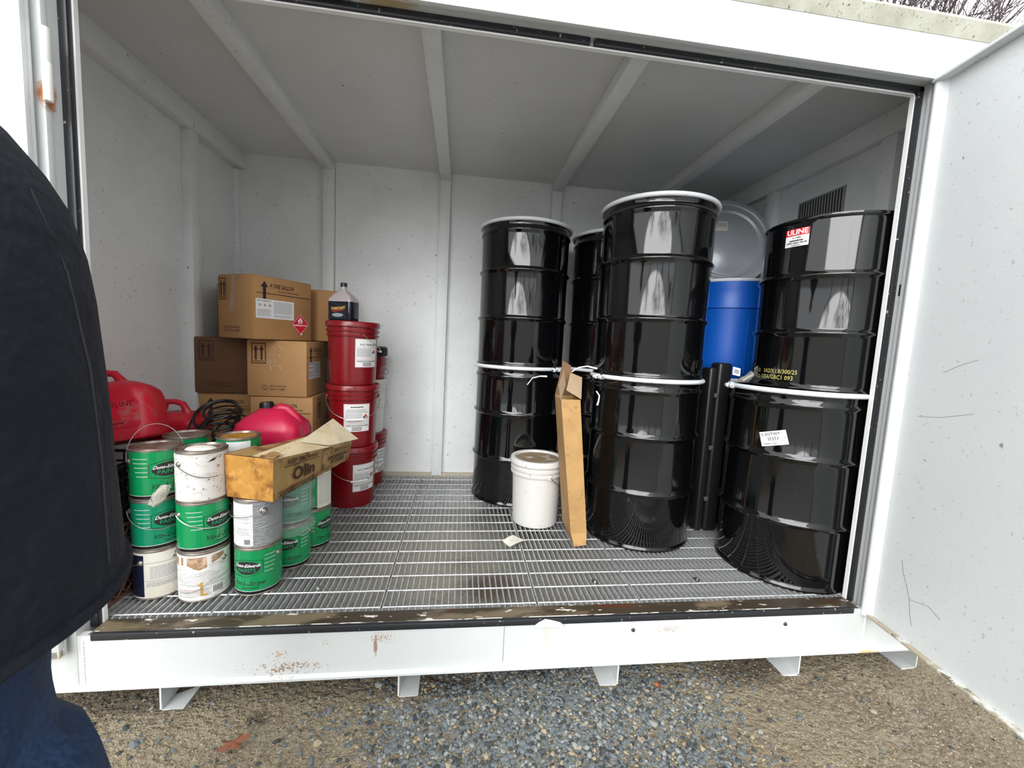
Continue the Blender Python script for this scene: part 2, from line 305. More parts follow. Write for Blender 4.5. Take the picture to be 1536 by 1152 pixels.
part(ce, 'side_beam', MB().box(XR-0.05, XR, 0.0, YB, 2.118, ZC), paint_in, bevel=0.003)
for bx in (0.2363, 1.0397, 1.8577, 2.6419):
    part(wb, 'wall_stud', MB().box(bx-0.037, bx+0.037, YB-0.045, YB, 0.0, 2.174), paint_in, bevel=0.002)
    part(wb, 'weld_strip', MB().box(bx+0.04, bx+0.046, YB-0.006, YB, 0.0, 2.2), lipwhite)
part(wb, 'corner_angle', MB().box(XL, XL+0.03, YB-0.03, YB, 0.0, 2.12), paint_in, bevel=0.002)
part(wb, 'corner_angle', MB().box(XR-0.03, XR, YB-0.03, YB, 0.0, 2.11), paint_in, bevel=0.002)
part(wb, 'base_angle', MB().box(XL, XR, YB-0.035, YB, -0.02, 0.012), mat('tan_base_strip', (0.50, 0.44, 0.34), 0.6))
for y in (1.12,): part(wl, 'wall_stud', MB().box(XL, XL+0.05, y-0.04, y+0.04, 0.0, 2.1265), paint_in, bevel=0.003)
for y in (0.345, 1.11): part(wr, 'wall_stud', MB().box(XR-0.042, XR, y-0.04, y+0.04, 0.0, 2.118), paint_in, bevel=0.003)
# vent grille in the right wall
vent = part(wr, 'vent_frame', MB().box(XR-0.006, XR, 0.585, 0.90, 1.80, 1.985), mat('vent_grey', (0.30, 0.31, 0.31), 0.5), label='dark mesh-covered vent opening')
for k in range(16):
    y = 0.598+k*0.0185; part(vent, 'vent_slat', MB().add([(XR-0.008, y, 1.81), (XR-0.008, y+0.007, 1.81), (XR-0.008, y+0.012, 1.975), (XR-0.008, y+0.005, 1.975), (XR-0.003, y, 1.81), (XR-0.003, y+0.007, 1.81), (XR-0.003, y+0.012, 1.975), (XR-0.003, y+0.005, 1.975)], [(0, 1, 2, 3), (7, 6, 5, 4), (0, 4, 5, 1), (1, 5, 6, 2), (2, 6, 7, 3), (3, 7, 4, 0)]), mat('vent_dark', (0.015, 0.015, 0.016), 0.6))
# front frame: sill, gaskets, lips, fascia
sill = struct('trim_1', MB().box(0.0, OW, -0.075, 0.002, -0.02, -0.003), sill_m, 'worn rusty sill plate along the opening')
part(sill, 'rubber_gasket', MB().box(0.012, OW-0.03, -0.084, -0.070, -0.022, 0.004), rubber, bevel=0.004)
part(sill, 'chipped_edge', MB().box(0.25, OW-0.04, -0.072, -0.064, -0.010, 0.0015), chipped)
jl = struct('trim_2', MB().box(-0.046, -0.032, -0.075, 0.004, -0.02, OH+0.03), paint_out, 'left jamb of the opening')
part(jl, 'rubber_gasket', MB().box(-0.032, -0.0055, -0.030, 0.004, -0.01, OH+0.03), rubber, bevel=0.005)
part(jl, 'inner_lip', MB().box(-0.006, 0.0, -0.012, 0.004, -0.01, OH), lipwhite)
jr = struct('trim_3', MB().box(OW+0.031, OW+0.042, -0.075, 0.004, -0.02, OH+0.03), paint_out, 'right jamb of the opening')
part(jr, 'rubber_gasket', MB().box(OW+0.0055, OW+0.031, -0.022, 0.004, -0.01, OH+0.03), rubber, bevel=0.005)
part(jr, 'inner_lip', MB().box(OW, OW+0.005, -0.012, 0.004, -0.01, OH), lipwhite)
part(jr, 'jamb_rib', MB().box(OW+0.022, OW+0.032, -0.055, -0.042, -0.01, OH+0.02), paint_out, bevel=0.003)
part(jr, 'latch_slot', MB().box(OW+0.0290, OW+0.0325, -0.040, -0.030, 1.30, 1.345), rubber)
jt = struct('trim_4', MB().box(-0.03, OW+0.03, -0.075, 0.004, OH+0.0305, OH+0.040), paint_out, 'top rail of the opening')
part(jt, 'rubber_gasket', MB().box(-0.03, 1.60, -0.022, 0.004, OH+0.0055, OH+0.0305), rubber, bevel=0.005)
part(jt, 'rubber_gasket', MB().box(1.615, OW+0.03, -0.022, 0.004, OH+0.0055, OH+0.0305), rubber, bevel=0.005)
part(jt, 'inner_lip', MB().box(0.0, OW, -0.012, 0.004, OH, OH+0.005), lipwhite)
fas = struct('trim_5', MB().box(XL-0.06, XR+0.06, -0.082, -0.06, OH+0.018, 2.235), paint_out, 'white header fascia above the opening', bevel=0.004)
lip = struct('trim_6', MB().prism([(-0.082, 2.235), (-0.105, 2.283), (-0.100, 2.295), (0.02, 2.295), (0.0, 2.235)], XL-0.06, XR+0.06, 'x'), paint_lip, 'weathered dirty roof lip')
struct('roof', MB().box(XL-0.06, XR+0.06, -0.09, YB+0.06, 2.288, 2.30), paint_lip)
ch = struct('trim_7', MB().prism([(-0.080, -0.004), (-0.080, -0.178), (-0.092, -0.186), (-0.092, -0.194), (-0.055, -0.194), (-0.055, -0.004)], XL-0.06, XR+0.06, 'x'), paint_out, 'white base channel under the sill')
part(ch, 'weld_seam', MB().tube([(-0.012, -0.081, -0.02-0.17*k/40) for k in range(41)], [0.0018+0.0012*((k*7) % 3) for k in range(41)], 6), lipwhite)
part(ch, 'weld_seam', MB().tube([(2.93, -0.081, -0.02-0.15*k/40) for k in range(41)], [0.0018+0.0012*((k*5) % 3) for k in range(41)], 6), lipwhite)
part(ch, 'joint_line', MB().box(1.395, 1.398, -0.0815, -0.079, -0.165, -0.01), mat('joint_grey', (0.35, 0.35, 0.34), 0.6))
for bx in (1.905, 2.56):
    part(ch, 'bolt', lambda: MB().lathe([(0.0, 0.006), (0.006, 0.005), (0.0085, 0.0)], 16, Matrix.Rotation(PI/2, 4, 'X')), mat('dark_bolt', (0.12, 0.11, 0.10), 0.4, metal=0.8), key='bolt', smooth=True, loc=(bx, -0.080, -0.058))
# dent where the gasket is broken
part(sill, 'torn_paint', MB().prism([(1.50, -0.03), (1.525, -0.010), (1.55, 0.003), (1.575, -0.002), (1.61, -0.012), (1.63, -0.03)], -0.088, -0.079, 'y'), paint_out, bevel=0.002)
# skid legs under the channel
for lx, side in ((0.206, 1), (1.010, 1), (1.865, -1), (2.663, -1), (3.235, -1)):
    lg = MB(); lg.box(0, 0.006*side, -0.07, 1.6, -0.30, -0.190); lg.box(0, 0.075*side, -0.07, 1.6, -0.302, -0.295)
    part(ch, 'skid_leg', lg, paint_out, loc=(lx, 0, 0))
# hinge on the left jamb
hg = part(jl, 'hinge', MB().lathe([(0.0, 0.0), (0.010, 0.001), (0.011, 0.005), (0.011, 0.105), (0.0095, 0.108), (0.011, 0.111), (0.011, 0.20), (0.0, 0.202)], 20), mat('stained_white_hinge', (0.80, 0.79, 0.74), 0.45, noise=[(18, 0.58, 0.66, (0.35, 0.25, 0.12))]), smooth=True, loc=(-0.014, -0.088, 1.66))
part(jl, 'frame_post', MB().box(-0.065, -0.028, -0.083, -0.06, -0.19, OH+0.03), paint_out, bevel=0.004)
# left door, swung right round against the front
d1 = struct('door_1', MB().box(-1.25, -0.002, -0.012, 0.0, 0.0, 2.13), paint_out, 'left container door folded back', loc=(-0.045, -0.092, -0.052), rot=(0, 0, rad(4)), bevel=0.003)
part(d1, 'door_flange', MB().box(-0.05, -0.002, -0.030, -0.010, 0.0, 2.13), paint_out, bevel=0.006)
part(d1, 'door_flange', MB().box(-1.25, -0.002, -0.030, -0.010, 0.0, 0.03), flange_dirty, bevel=0.004)
# right door, open towards the camera
DA = math.atan2(-1, -0.14)
d2 = struct('door_2', MB().box(0.0, 1.42, -0.006, 0.03, 0.0, 2.11), paint_door, 'right container door standing open', loc=(OW+0.040, -0.078, -0.025), rot=(0, 0, DA))
part(d2, 'hinge_flange', MB().prism([(0.0, 0.0), (0.0, -0.035), (0.012, -0.038), (0.02, -0.034), (0.032, -0.006), (0.032, 0.0)], 0.0, 2.11), paint_door, bevel=0.002)
part(d2, 'outer_flange', MB().box(1.405, 1.42, -0.04, 0.0, 0.0, 2.11), paint_door, bevel=0.004)
part(d2, 'top_flange', MB().box(0.0, 1.42, -0.045, -0.004, 2.098, 2.11), paint_door, bevel=0.003)
part(d2, 'bottom_flange', MB().box(0.0, 1.42, -0.026, 0.0, 0.0, 0.010), flange_dirty, bevel=0.003)
def scratch(pts, w=0.0006): return MB().tube(pts, w, 4)
sc_m = mat('scratch_dark', (0.10, 0.10, 0.10), 0.7)
for pts in ([(0.12, 0.30), (0.13, 0.26), (0.15, 0.21), (0.17, 0.17), (0.175, 0.12), (0.19, 0.08)], [(0.17, 0.17), (0.20, 0.18), (0.24, 0.19), (0.28, 0.17)], [(0.10, 0.86), (0.18, 0.87), (0.28, 0.90)], [(0.16, 1.03), (0.22, 1.06), (0.27, 1.08)]):
    part(d2, 'scratch', scratch([(x+random.uniform(-.004, .004), -0.0062, z) for x, z in pts]), sc_m)

# ------------------------------------------------------------------ floor grating: six panels
bar_mb = MB().box(-0.0016, 0.0016, 0.004, YB-0.045, -0.028, 0.0)
for (a, b) in ((-0.375, 0.325), (0.333, 0.925), (0.935, 1.532), (1.542, 1.965), (1.975, 2.60), (2.608, 3.225)):
    g = thing('floor_grating', {-0.375: 'galvanised grating panel under the green paint cans, at the far left', 0.333: 'galvanised grating panel between the paint cans and the bare floor, under the red pails', 0.935: 'galvanised grating panel in the open middle of the floor, clear of drums',
              1.542: 'galvanised grating panel under the white pail and the loose paper note', 1.975: 'galvanised grating panel under the tallest black drum stack', 2.608: 'galvanised grating panel at the far right under the drum by the right jamb'}[a], 'grating', (a, 0, 0), group='galvanised floor grating panels')
    n = int(round((b-a)/0.0245)); 
    for k in range(n+1): part(g, 'bearing_bar', bar_mb, galv, key='bearing_bar', loc=((b-a)*k/n, 0, 0))
    for k in range(16):
        y = 0.020+k*0.1052
        part(g, 'cross_rod', lambda: MB().tube([(0, 0, 0), (b-a, 0, 0)], 0.0032, 6), galv, key='rod%.3f' % (b-a), loc=(0, y, -0.0012))
    if a > 1.5 or a == 0.935:
        part(g, 'grating_clip', lambda: MB().box(-0.011, 0.011, -0.014, 0.014, 0.0, 0.003).box(-0.004, 0.004, -0.004, 0.004, 0.003, 0.009), steel, key='clip', loc=({0.935: -0.28, 1.542: 0.28, 1.975: 0.33, 2.608: 0.1}[a], 0.15, 0.0))
# pan edges and beam under the grating
part(floor, 'pan_flange', MB().box(XL, 1.40, 0.008, 0.10, -0.125, -0.052), galv)
part(floor, 'pan_flange', MB().box(1.43, XR, 0.008, 0.10, -0.125, -0.052), galv)
part(floor, 'rear_ledge', MB().box(XL, XR, 1.24, YB, -0.125, -0.055), galv)

# ------------------------------------------------------------------ drums
def drum_prof(h, r=0.2865):
    p = [(0.0, 0.012), (r-0.012, 0.012), (r-0.004, 0.0), (r+0.005, 0.0), (r+0.0065, 0.006), (r+0.004, 0.014), (r-0.002, 0.020), (r, 0.030)]
    for zc in (h*0.335, h*0.665):
        p += [(r, zc-0.022), (r+0.002, zc-0.014), (r+0.010, zc-0.005), (r+0.012, zc), (r+0.010, zc+0.005), (r+0.002, zc+0.014), (r, zc+0.022)]
    p += [(r, h-0.085), (r+0.002, h-0.075), (r+0.007, h-0.066), (r+0.008, h-0.060), (r+0.006, h-0.053), (r-0.001, h-0.044), (r-0.002, h-0.03), (r+0.001, h-0.012), (r+0.006, h-0.004), (r+0.002, h), (r-0.010, h-0.002), (r-0.014, h-0.014), (0.0, h-0.014)]
    return p
def make_drum(h=0.887, ring=True, label='', loc=(0, 0, 0), bolt_az=0, r=0.2865, group='black steel drums', taper=True):
    t = thing('steel_drum', label, 'drum', loc, (0, 0, 0), group)
    prof = drum_prof(h, r)
    if not ring:      # closed-head drum: plain chime, no neck
        prof = [q for q in prof if q[1] < h-0.09]+[(r, h-0.03), (r-0.002, h-0.018), (r+0.004, h-0.014), (r+0.0065, h-0.006), (r+0.005, h), (r-0.004, h), (r-0.012, h-0.016), (0.0, h-0.016)]
    part(t, 'drum_body', lambda: MB().lathe(prof, 128), black_enamel, key='drum%s%s' % (h, ring), smooth=True, angle=60)
    part(t, 'side_seam', lambda: MB().box(r-0.001, r+0.0012, -0.0012, 0.0012, 0.03, h-0.09), black_enamel, key='seam%s' % h, rot=(0, 0, bolt_az+0.4))
    if ring:
        def rg():
            n = 96; pts = [((r+0.009)*math.cos(a), (r+0.009)*math.sin(a), h-0.004) for a in [0.06+(2*PI-0.12)*k/n for k in range(n+1)]]
            return MB().tube(pts, 0.0115, 10)
        q = part(t, 'closing_ring', rg, ring_m, label='grey white closing ring', key='ring%s' % h, smooth=True, rot=(0, 0, bolt_az))
        R = r+0.021
        part(q, 'ring_lug', lambda: MB().lathe([(0, -0.012), (0.011, -0.012), (0.011, 0.012), (0, 0.012)], 14, Matrix.Translation((R+0.006, 0.026, h-0.008)) @ Matrix.Rotation(PI/2, 4, 'X')), ring_m, key='lug%s' % h, smooth=True)
        part(q, 'ring_lug', lambda: MB().lathe([(0, -0.012), (0.011, -0.012), (0.011, 0.012), (0, 0.012)], 14, Matrix.Translation((R+0.006, -0.026, h-0.008)) @ Matrix.Rotation(PI/2, 4, 'X')), ring_m, key='lugb%s' % h, smooth=True)
        part(q, 'ring_bolt', lambda: MB().tube([(R+0.006, -0.06, h-0.008), (R+0.006, 0.05, h-0.008)], 0.0045, 8).lathe([(0, 0), (0.009, 0), (0.009, 0.009), (0, 0.009)], 6, Matrix.Translation((R+0.006, 0.040, h-0.008)) @ Matrix.Rotation(-PI/2, 4, 'X')), steel, key='bolt%s' % h)
    return t
A, B_, C_, D_ = (1.594, 1.262), (2.230, 0.684), (2.841, 0.305), (2.236, 1.302)
make_drum(label='lower black drum of the left stack, behind the white pail', loc=(*A, 0), bolt_az=rad(-48))
make_drum(label='upper black drum of the left stack, nearest the bare back wall', loc=(*A, 0.892), bolt_az=rad(120))
make_drum(label='lower black drum of the tall front stack, right of the long open carton', loc=(*B_, 0), bolt_az=rad(195))
make_drum(label='topmost black drum of the tall front stack, its grey rim the highest of all', loc=(*B_, 0.892), bolt_az=rad(20))
make_drum(label='lower black drum of the rear stack, hidden behind the tall front stack', loc=(*D_, 0), bolt_az=rad(60))
make_drum(label='upper black drum glimpsed in the gap between the left and the tall front stacks', loc=(*D_, 0.892), bolt_az=rad(100))
cl = make_drum(label='squat-looking lower black drum by the right jamb with a slanted white sticker', loc=(*C_, 0), bolt_az=rad(164))
cuh = 0.752
cup = make_drum(h=cuh, ring=False, label='upper black drum by the right jamb with a red and white label near its top', loc=(2.917, 0.294, 0.892), bolt_az=rad(60), r=0.275)
make_drum(label='black drum standing under the blue drum, behind the black case', loc=(2.900, 0.985, 0), bolt_az=rad(60))
# labels on the right-hand drums
R_ = 0.2882
def curved_label(parent, name, w, h, Rr, phi, z, m, rot=0, label=None, n=8, cone=0):
    q = part(parent, name, Print().rect(-w/2, w/2, -h/2, h/2, n).on_cyl(Rr, phi, z, rot, cone), m, label=label); return q
lb = curved_label(cup, 'maker_label', 0.098, 0.076, 0.2765, rad(-161), 0.672, paper, 0, 'white label with a red ULINE band')
part(lb, 'label_band', Print().rect(-0.049, 0.049, 0.009, 0.038, 8).on_cyl(0.2772, rad(-161), 0.672), placard_red)
part(lb, 'lettering', Print().text('ULINE', 0, 0.0235, 0.031, 0.02, sx=1.05).on_cyl(0.2778, rad(-161), 0.672), white_ink)
pr = Print().text('S-11864', 0, 0.000, 0.011, 0.01); pr.lines(-0.03, 0.03, -0.018, -0.007, 1, 0.5, 3).text('OPEN HEAD DRUM', 0, -0.023, 0.010, 0.03).lines(-0.02, 0.02, -0.036, -0.029, 1, .4, 5)
part(lb, 'lettering', pr.on_cyl(0.2778, rad(-161), 0.672), ink)
ylw = mat('yellow_stencil', (0.50, 0.47, 0.13), 0.6)
pr = Print().text('1A2/X1.8/300/25', 0.0, 0.014, 0.027, 0.0, sx=0.86).text('USA/GBC1 093', -0.012, -0.014, 0.027, 0.0, sx=0.9)
pr.frame(-0.118, -0.104, 0.008, 0.022, 0.0015).frame(-0.118, -0.104, -0.022, -0.008, 0.0015)
part(cup, 'stencil_lettering', pr.on_cyl(0.2766, rad(-164), 0.060), ylw, label='yellow dot-matrix stencil')
lb = curved_label(cl, 'sticker', 0.108, 0.064, 0.2880, rad(-146), 0.668, paper, rad(17), 'white barcode sticker stuck on at a slant')
pr = Print().text('(1) 2GTW7', -0.014, 0.019, 0.018, 0.02)
for k in range(14): pr.rect(-0.022+k*0.0032, -0.022+k*0.0032+0.0008+0.0012*((k*5) % 3 == 0), -0.010, 0.008)
pr.text('503960-1356', -0.018, -0.023, 0.010, 0.015).frame(0.030, 0.046, -0.014, 0.002, 0.0012)
part(lb, 'lettering', pr.on_cyl(0.2886, rad(-146), 0.668, rad(17)), ink)
# blue plastic drum
bd = thing('plastic_drum', 'bright blue plastic drum standing between the black drum stacks', 'drum', (2.900, 0.985, 0.892))
part(bd, 'drum_body', MB().lathe([(0, 0.0), (0.235, 0.0), (0.25, 0.02), (0.262, 0.10), (0.262, 0.20), (0.268, 0.36), (0.272, 0.41), (0.281, 0.415), (0.281, 0.42), (0.276, 0.43), (0.278, 0.52), (0.284, 0.56), (0.284, 0.572), (0.27, 0.572), (0.27, 0.56), (0, 0.555)], 96), blue_m, smooth=True)
part(bd, 'rim', MB().lathe([(0.272, 0.568), (0.286, 0.568), (0.289, 0.576), (0.286, 0.584), (0.272, 0.584)], 96), ring_m, smooth=True)
for k in range(6): part(bd, 'body_rib', lambda: MB().box(0.258, 0.2675, -0.006, 0.006, 0.03, 0.405), blue_m, key='brib', rot=(0, 0, PI+k*PI/3+0.35), bevel=0.002)
# grey drum lid leaning on top of the blue drum
dl = thing('drum_lid', 'round grey drum lid leaning upright on the blue drum', 'drum lid', (2.915, 1.085, 1.478), (rad(78), 0, rad(-14)))
R0 = 0.306
part(dl, 'lid_plate', MB().lathe([(0, 0.010), (0.205, 0.010), (0.212, 0.004), (0.222, 0.004), (0.228, 0.012), (0.245, 0.012), (0.25, 0.002), (0.262, 0.0), (0.268, 0.012), (0.285, 0.014), (R0, 0.008), (R0, 0.0), (0.287, -0.006), (0, -0.004)], 96), lid_grey, smooth=True, loc=(0, R0, 0), angle=70)
q = part(dl, 'barcode_sticker', MB().box(-0.075, 0.015, R0+0.085, R0+0.150, 0.0105, 0.0115), cream, loc=(0, 0, 0))
pr = Print()
for k in range(13): pr.rect(-0.062+k*0.0055, -0.0605+k*0.0055+0.0015*(k % 3 == 0), R0+0.112, R0+0.142)
pr.rect(-0.075, 0.015, R0+0.103, R0+0.1045)
part(q, 'barcode', pr.on_plane((0, 0, 0.012), (1, 0, 0), (0, 1, 0)), ink)
# folded black tray on top of the right drum
tr = thing('plastic_tray', 'thin black tray lying tilted on top of the drum by the right jamb', 'tray', (2.912, 0.305, 1.6455), (rad(1.5), rad(-3), rad(20)))
part(tr, 'tray_base', MB().box(-0.17, 0.13, -0.18, 0.16, 0.009, 0.014), black_plastic, bevel=0.002)
part(tr, 'raised_edge', MB().box(-0.17, 0.13, -0.18, -0.165, 0.010, 0.022), black_plastic, bevel=0.002)
part(tr, 'cardboard_liner', MB().box(-0.05, 0.14, -0.16, 0.12, 0.014, 0.018), kraft_in)
# black case between the stacks
cs = thing('hard_case', 'tall narrow black plastic case with rounded corners, standing upright between drums', 'case', (2.655, 0.665, 0.0))
part(cs, 'case_body', MB().box(-0.025, 0.058, -0.045, 0.045, 0.002, 0.985), black_plastic, bevel=0.018, seg=4)
part(cs, 'case_lid', MB().box(-0.075, -0.030, -0.040, 0.045, 0.002, 0.955), black_plastic, bevel=0.014, seg=4)
for z in (0.2, 0.5, 0.8): part(cs, 'latch', lambda: MB().box(-0.040, -0.016, -0.050, -0.040, -0.012, 0.012), mat('worn_latch', (0.10, 0.10, 0.11), 0.3), key='latch', loc=(0, 0, z), bevel=0.003)

# ------------------------------------------------------------------ pails
def pail_prof(h, rb, rt, bands=(0.865, 0.90, 0.80)):
    r = lambda z: rb+(rt-rb)*z/h
    p = [(0, 0.004), (rb-0.012, 0.0), (rb-0.002, 0.002), (rb, 0.012), (rb+0.001, 0.03)]
    p += [(r(0.76*h), 0.76*h), (rt+0.007, 0.765*h), (rt+0.008, 0.79*h), (rt, 0.795*h), (rt, 0.83*h), (rt+0.008, 0.835*h), (rt+0.009, 0.865*h), (rt+0.001, 0.87*h), (rt+0.001, 0.93*h), (0, 0.93*h)]
    return p
def lid_prof(h, rt):
    return [(0, h-0.012), (rt-0.016, h-0.012), (rt-0.012, h-0.001), (rt-0.004, h), (rt+0.008, h-0.001), (rt+0.012, h-0.006), (rt+0.0125, h-0.030), (rt+0.009, h-0.034), (rt+0.002, h-0.034)]
def bail_pts(R, phi, z, droop, n=24, out=0.012, ext=0.0):
    # wire from ear to ear around the front of the vessel; phi = azimuth of the front
    P = []
    for k in range(n+1):
        a = phi-PI/2+PI*k/n; s = math.sin(PI*k/n); rr = R+out*(0.35+0.65*s)+ext*s
        P.append((rr*math.cos(a), rr*math.sin(a), z-droop*s**0.9))
    return P
def make_pail(label, loc, mats, h=0.372, rb=0.132, rt=0.143, key='', bail=None, lab=None, group=None, lidm=None, smallbits=True):
    t = thing('plastic_pail', label, 'pail', loc, 0, group)
    part(t, 'pail_body', lambda: MB().lathe(pail_prof(h, rb, rt), 72), mats, key='pb'+key, smooth=True)
    l_ = part(t, 'lid', lambda: MB().lathe(lid_prof(h, rt), 72), mats, key='pl'+key, smooth=True)
    if lidm: part(l_, 'lid_top', lambda: MB().disc(rt-0.015, h-0.0112, 48), lidm, key='pt'+key)
    part(l_, 'lid_tab', lambda: [MB()][0].box(rt+0.011, rt+0.0145, -0.004, 0.004, h-0.030, h-0.008), mats, key='ptab'+key, rot=(0, 0, (bail or (0, 0))[0]))
    if bail:
        phi, droop = bail
        q = part(t, 'bail', MB().tube(bail_pts(rt+0.006, phi, 0.80*h, droop), 0.0017, 6), wire_m, smooth=True)
        if smallbits:
            zz = 0.80*h-droop; rr = rt+0.006+0.012
            pts = [((rr)*math.cos(phi+a), rr*math.sin(phi+a), zz+0.001) for a in (-0.30, -0.15, 0, 0.15, 0.30)]
            part(q, 'bail_grip', MB().tube(pts, 0.006, 8), white_ink, label='white plastic grip', smooth=True)
        for s in (-1, 1):
            part(t, 'ear', lambda: MB().lathe([(0, 0.008), (0.010, 0.007), (0.012, 0.0)], 14, Matrix.Translation((rt+0.002, 0, 0.80*h)) @ Matrix.Rotation(PI/2, 4, 'Y')), mats, key='pe'+key, rot=(0, 0, phi+s*PI/2), smooth=True)
    if lab:
        phi, w, hh, z, title = lab; cone = (rt-rb)/h; Rz = rb+cone*z+0.0012
        q = part(t, 'paper_label', Print().rect(-w/2, w/2, -hh/2, hh/2, 10).on_cyl(Rz, phi, z, 0, cone), paper, label='white printed paper label')
        pr = Print()
        if title: pr.text(title, 0.012, hh*0.30, 0.016, 0.015)
        else: pr.lines(-w*0.25, w*0.3, hh*0.36, hh*0.42, 1, 0.6, 2)
        pr.text('NORTHGATE PETROLEUM', 0, -hh*0.29, 0.0125, 0.02, sx=0.88).lines(-w*0.2, w*0.22, -hh*0.47, -hh*0.33, 3, 0.5, 6)
        part(q, 'lettering', pr.on_cyl(Rz+0.0006, phi, z, 0, cone), ink)
        pr = Print().lines(-w*0.44, w*0.24, -hh*0.12, hh*0.17, 8, 0.5, 4)
        if not title: pr.lines(-w*0.4, w*0.42, hh*0.18, hh*0.32, 4, 0.5, 8)
        part(q, 'fine_print', pr.on_cyl(Rz+0.0006, phi, z, 0, cone), ink_grey)
        pr = Print()
        for yy in (0.20, -0.14, -0.22): pr.rect(-w*0.46, w*0.46, hh*yy, hh*yy+0.0012, 8)
        pr.rect(0, 0.0012, -hh*0.22, -hh*0.14).frame(-w*0.485, w*0.485, -hh*0.485, hh*0.485, 0.001, 8)
        part(q, 'rule_lines', pr.on_cyl(Rz+0.0006, phi, z, 0, cone), ink_red)
        for dx, dy, mm in ((0, 0.010, placard_red), (-0.009, 0.0, mat('diamond_blue', (0.05, 0.09, 0.3), 0.5)), (0.009, 0.0, mat('diamond_yellow', (0.7, 0.45, 0.03), 0.5))):
            c_ = w*0.33+dx; y_ = 0.02*hh+dy; d_ = 0.009
            part(q, 'hazard_diamond', Print().poly([(c_-d_, y_), (c_, y_-d_), (c_+d_, y_), (c_, y_+d_)]).on_cyl(Rz+0.0009, phi, z, 0, cone), mm)
    return t
RPX, RPY = 0.543, 1.085
hp = 0.3715
make_pail('bottom dark red pail of the front stack, standing on the grating', (RPX, RPY, 0), pail_red, key='r', bail=(rad(-60), 0.125), lab=(rad(-42), 0.150, 0.165, 0.185, 'N.G. White HDTF'), group='dark red plastic pails')
make_pail('middle dark red pail of the front stack, its white-gripped bail hanging over the label', (RPX+0.004, RPY, hp), pail_red, key='r', bail=(rad(-72), 0.125), lab=(rad(-66), 0.150, 0.165, 0.180, None), group='dark red plastic pails')
make_pail('topmost dark red pail of the front stack with the oil bottle on its lid', (RPX, RPY, 2*hp), pail_red, key='r', bail=(rad(35), 0.10), lab=(rad(-40), 0.150, 0.165, 0.190, 'N.G. White HDTF'), group='dark red plastic pails')
RBX, RBY = 0.535, 1.440
make_pail('dark red pail at the bottom of the rear stack against the back wall', (RBX, RBY, 0), pail_red, key='r', bail=(rad(-45), 0.11), lab=(rad(-22), 0.150, 0.165, 0.175, None), group='dark red plastic pails')
make_pail('white pail in the rear stack between two dark red ones', (RBX-0.004, RBY, hp), pail_white, key='w', bail=(rad(-20), 0.12), smallbits=False)
rp = thing('plastic_pail', 'small ribbed dark red pail with a black screw cap on top of the rear stack', 'pail', (RBX+0.006, RBY, 2*hp))
part(rp, 'pail_body', MB().lathe([(0, 0), (0.118, 0), (0.122, 0.01), (0.126, 0.09), (0.134, 0.092), (0.134, 0.112), (0.127, 0.114), (0.127, 0.122), (0.136, 0.124), (0.136, 0.142), (0.128, 0.144), (0.128, 0.165), (0, 0.165)], 64), pail_red, smooth=True)
cp = MB().lathe([(0, 0.225), (0.130, 0.225), (0.138, 0.218), (0.139, 0.160), (0.130, 0.158)], 64)
for k in range(48):
    a = 2*PI*k/48; cp.box(0.137, 0.142, -0.003, 0.003, 0.163, 0.214, Matrix.Rotation(a, 4, 'Z'))
part(rp, 'screw_cap', cp, black_plastic, smooth=True)
part(rp, 'bail', MB().tube(bail_pts(0.134, rad(-20), 0.10, 0.06, out=0.02), 0.0017, 6), darkwire, smooth=True)
wp = make_pail('white plastic pail with a dirty brown lid standing on the grating beside the long carton', (1.664, 0.800, 0), pail_white, h=0.385, rb=0.132, rt=0.146, key='wp', lidm=lid_dirty)
phb = rad(-72); P = []
for k in range(13):
    u = k/12; a = phb+u*rad(62); P.append((0.158*math.cos(a)+0.0, 0.158*math.sin(a), 0.302-0.105*u**0.8-0.004*math.sin(PI*u)))
part(wp, 'bail', MB().tube(P, 0.0022, 6).lathe([(0, -0.006), (0.006, 0), (0, 0.006)], 10, Matrix.Translation(P[-1])), darkwire, smooth=True)
part(wp, 'ear', MB().box(0.146, 0.159, -0.010, 0.010, 0.286, 0.316), pail_white, rot=(0, 0, phb), bevel=0.003)
# oil bottle
ob = thing('oil_bottle', 'clear gallon jug of dark oil on the topmost red pail', 'bottle', (0.497, 1.045, 3*hp-0.0005), rad(-18))
def rrect(a, b, r, z, n=4):
    return [(x*(a-r)+r*math.cos(t), y*(b-r)+r*math.sin(t), z) for x, y, t0 in ((1, 1, 0), (-1, 1, PI/2), (-1, -1, PI), (1, -1, 1.5*PI)) for t in [t0+PI/2*k/n for k in range(n+1)]]
part(ob, 'bottle_body', MB().loft([rrect(0.070, 0.045, 0.012, 0.001), rrect(0.074, 0.049, 0.014, 0.012), rrect(0.074, 0.049, 0.014, 0.112), rrect(0.070, 0.046, 0.014, 0.120)]), liquid, smooth=True)
part(ob, 'bottle_shoulder', MB().loft([rrect(0.0745, 0.0495, 0.014, 0.112), rrect(0.073, 0.048, 0.014, 0.125), rrect(0.052, 0.038, 0.014, 0.150), rrect(0.028, 0.024, 0.014, 0.172), rrect(0.017, 0.017, 0.0165, 0.184), rrect(0.016, 0.016, 0.0155, 0.202)]), bottle_m, smooth=True, angle=50)
part(ob, 'cap', MB().lathe([(0.0185, 0.200), (0.019, 0.220), (0.017, 0.223), (0, 0.223)], 24), black_plastic, smooth=True)
q = part(ob, 'bottle_label', MB().box(-0.058, 0.052, -0.0505, -0.0493, 0.010, 0.100), mat('black_bottle_label', (0.006, 0.006, 0.012), 0.4))
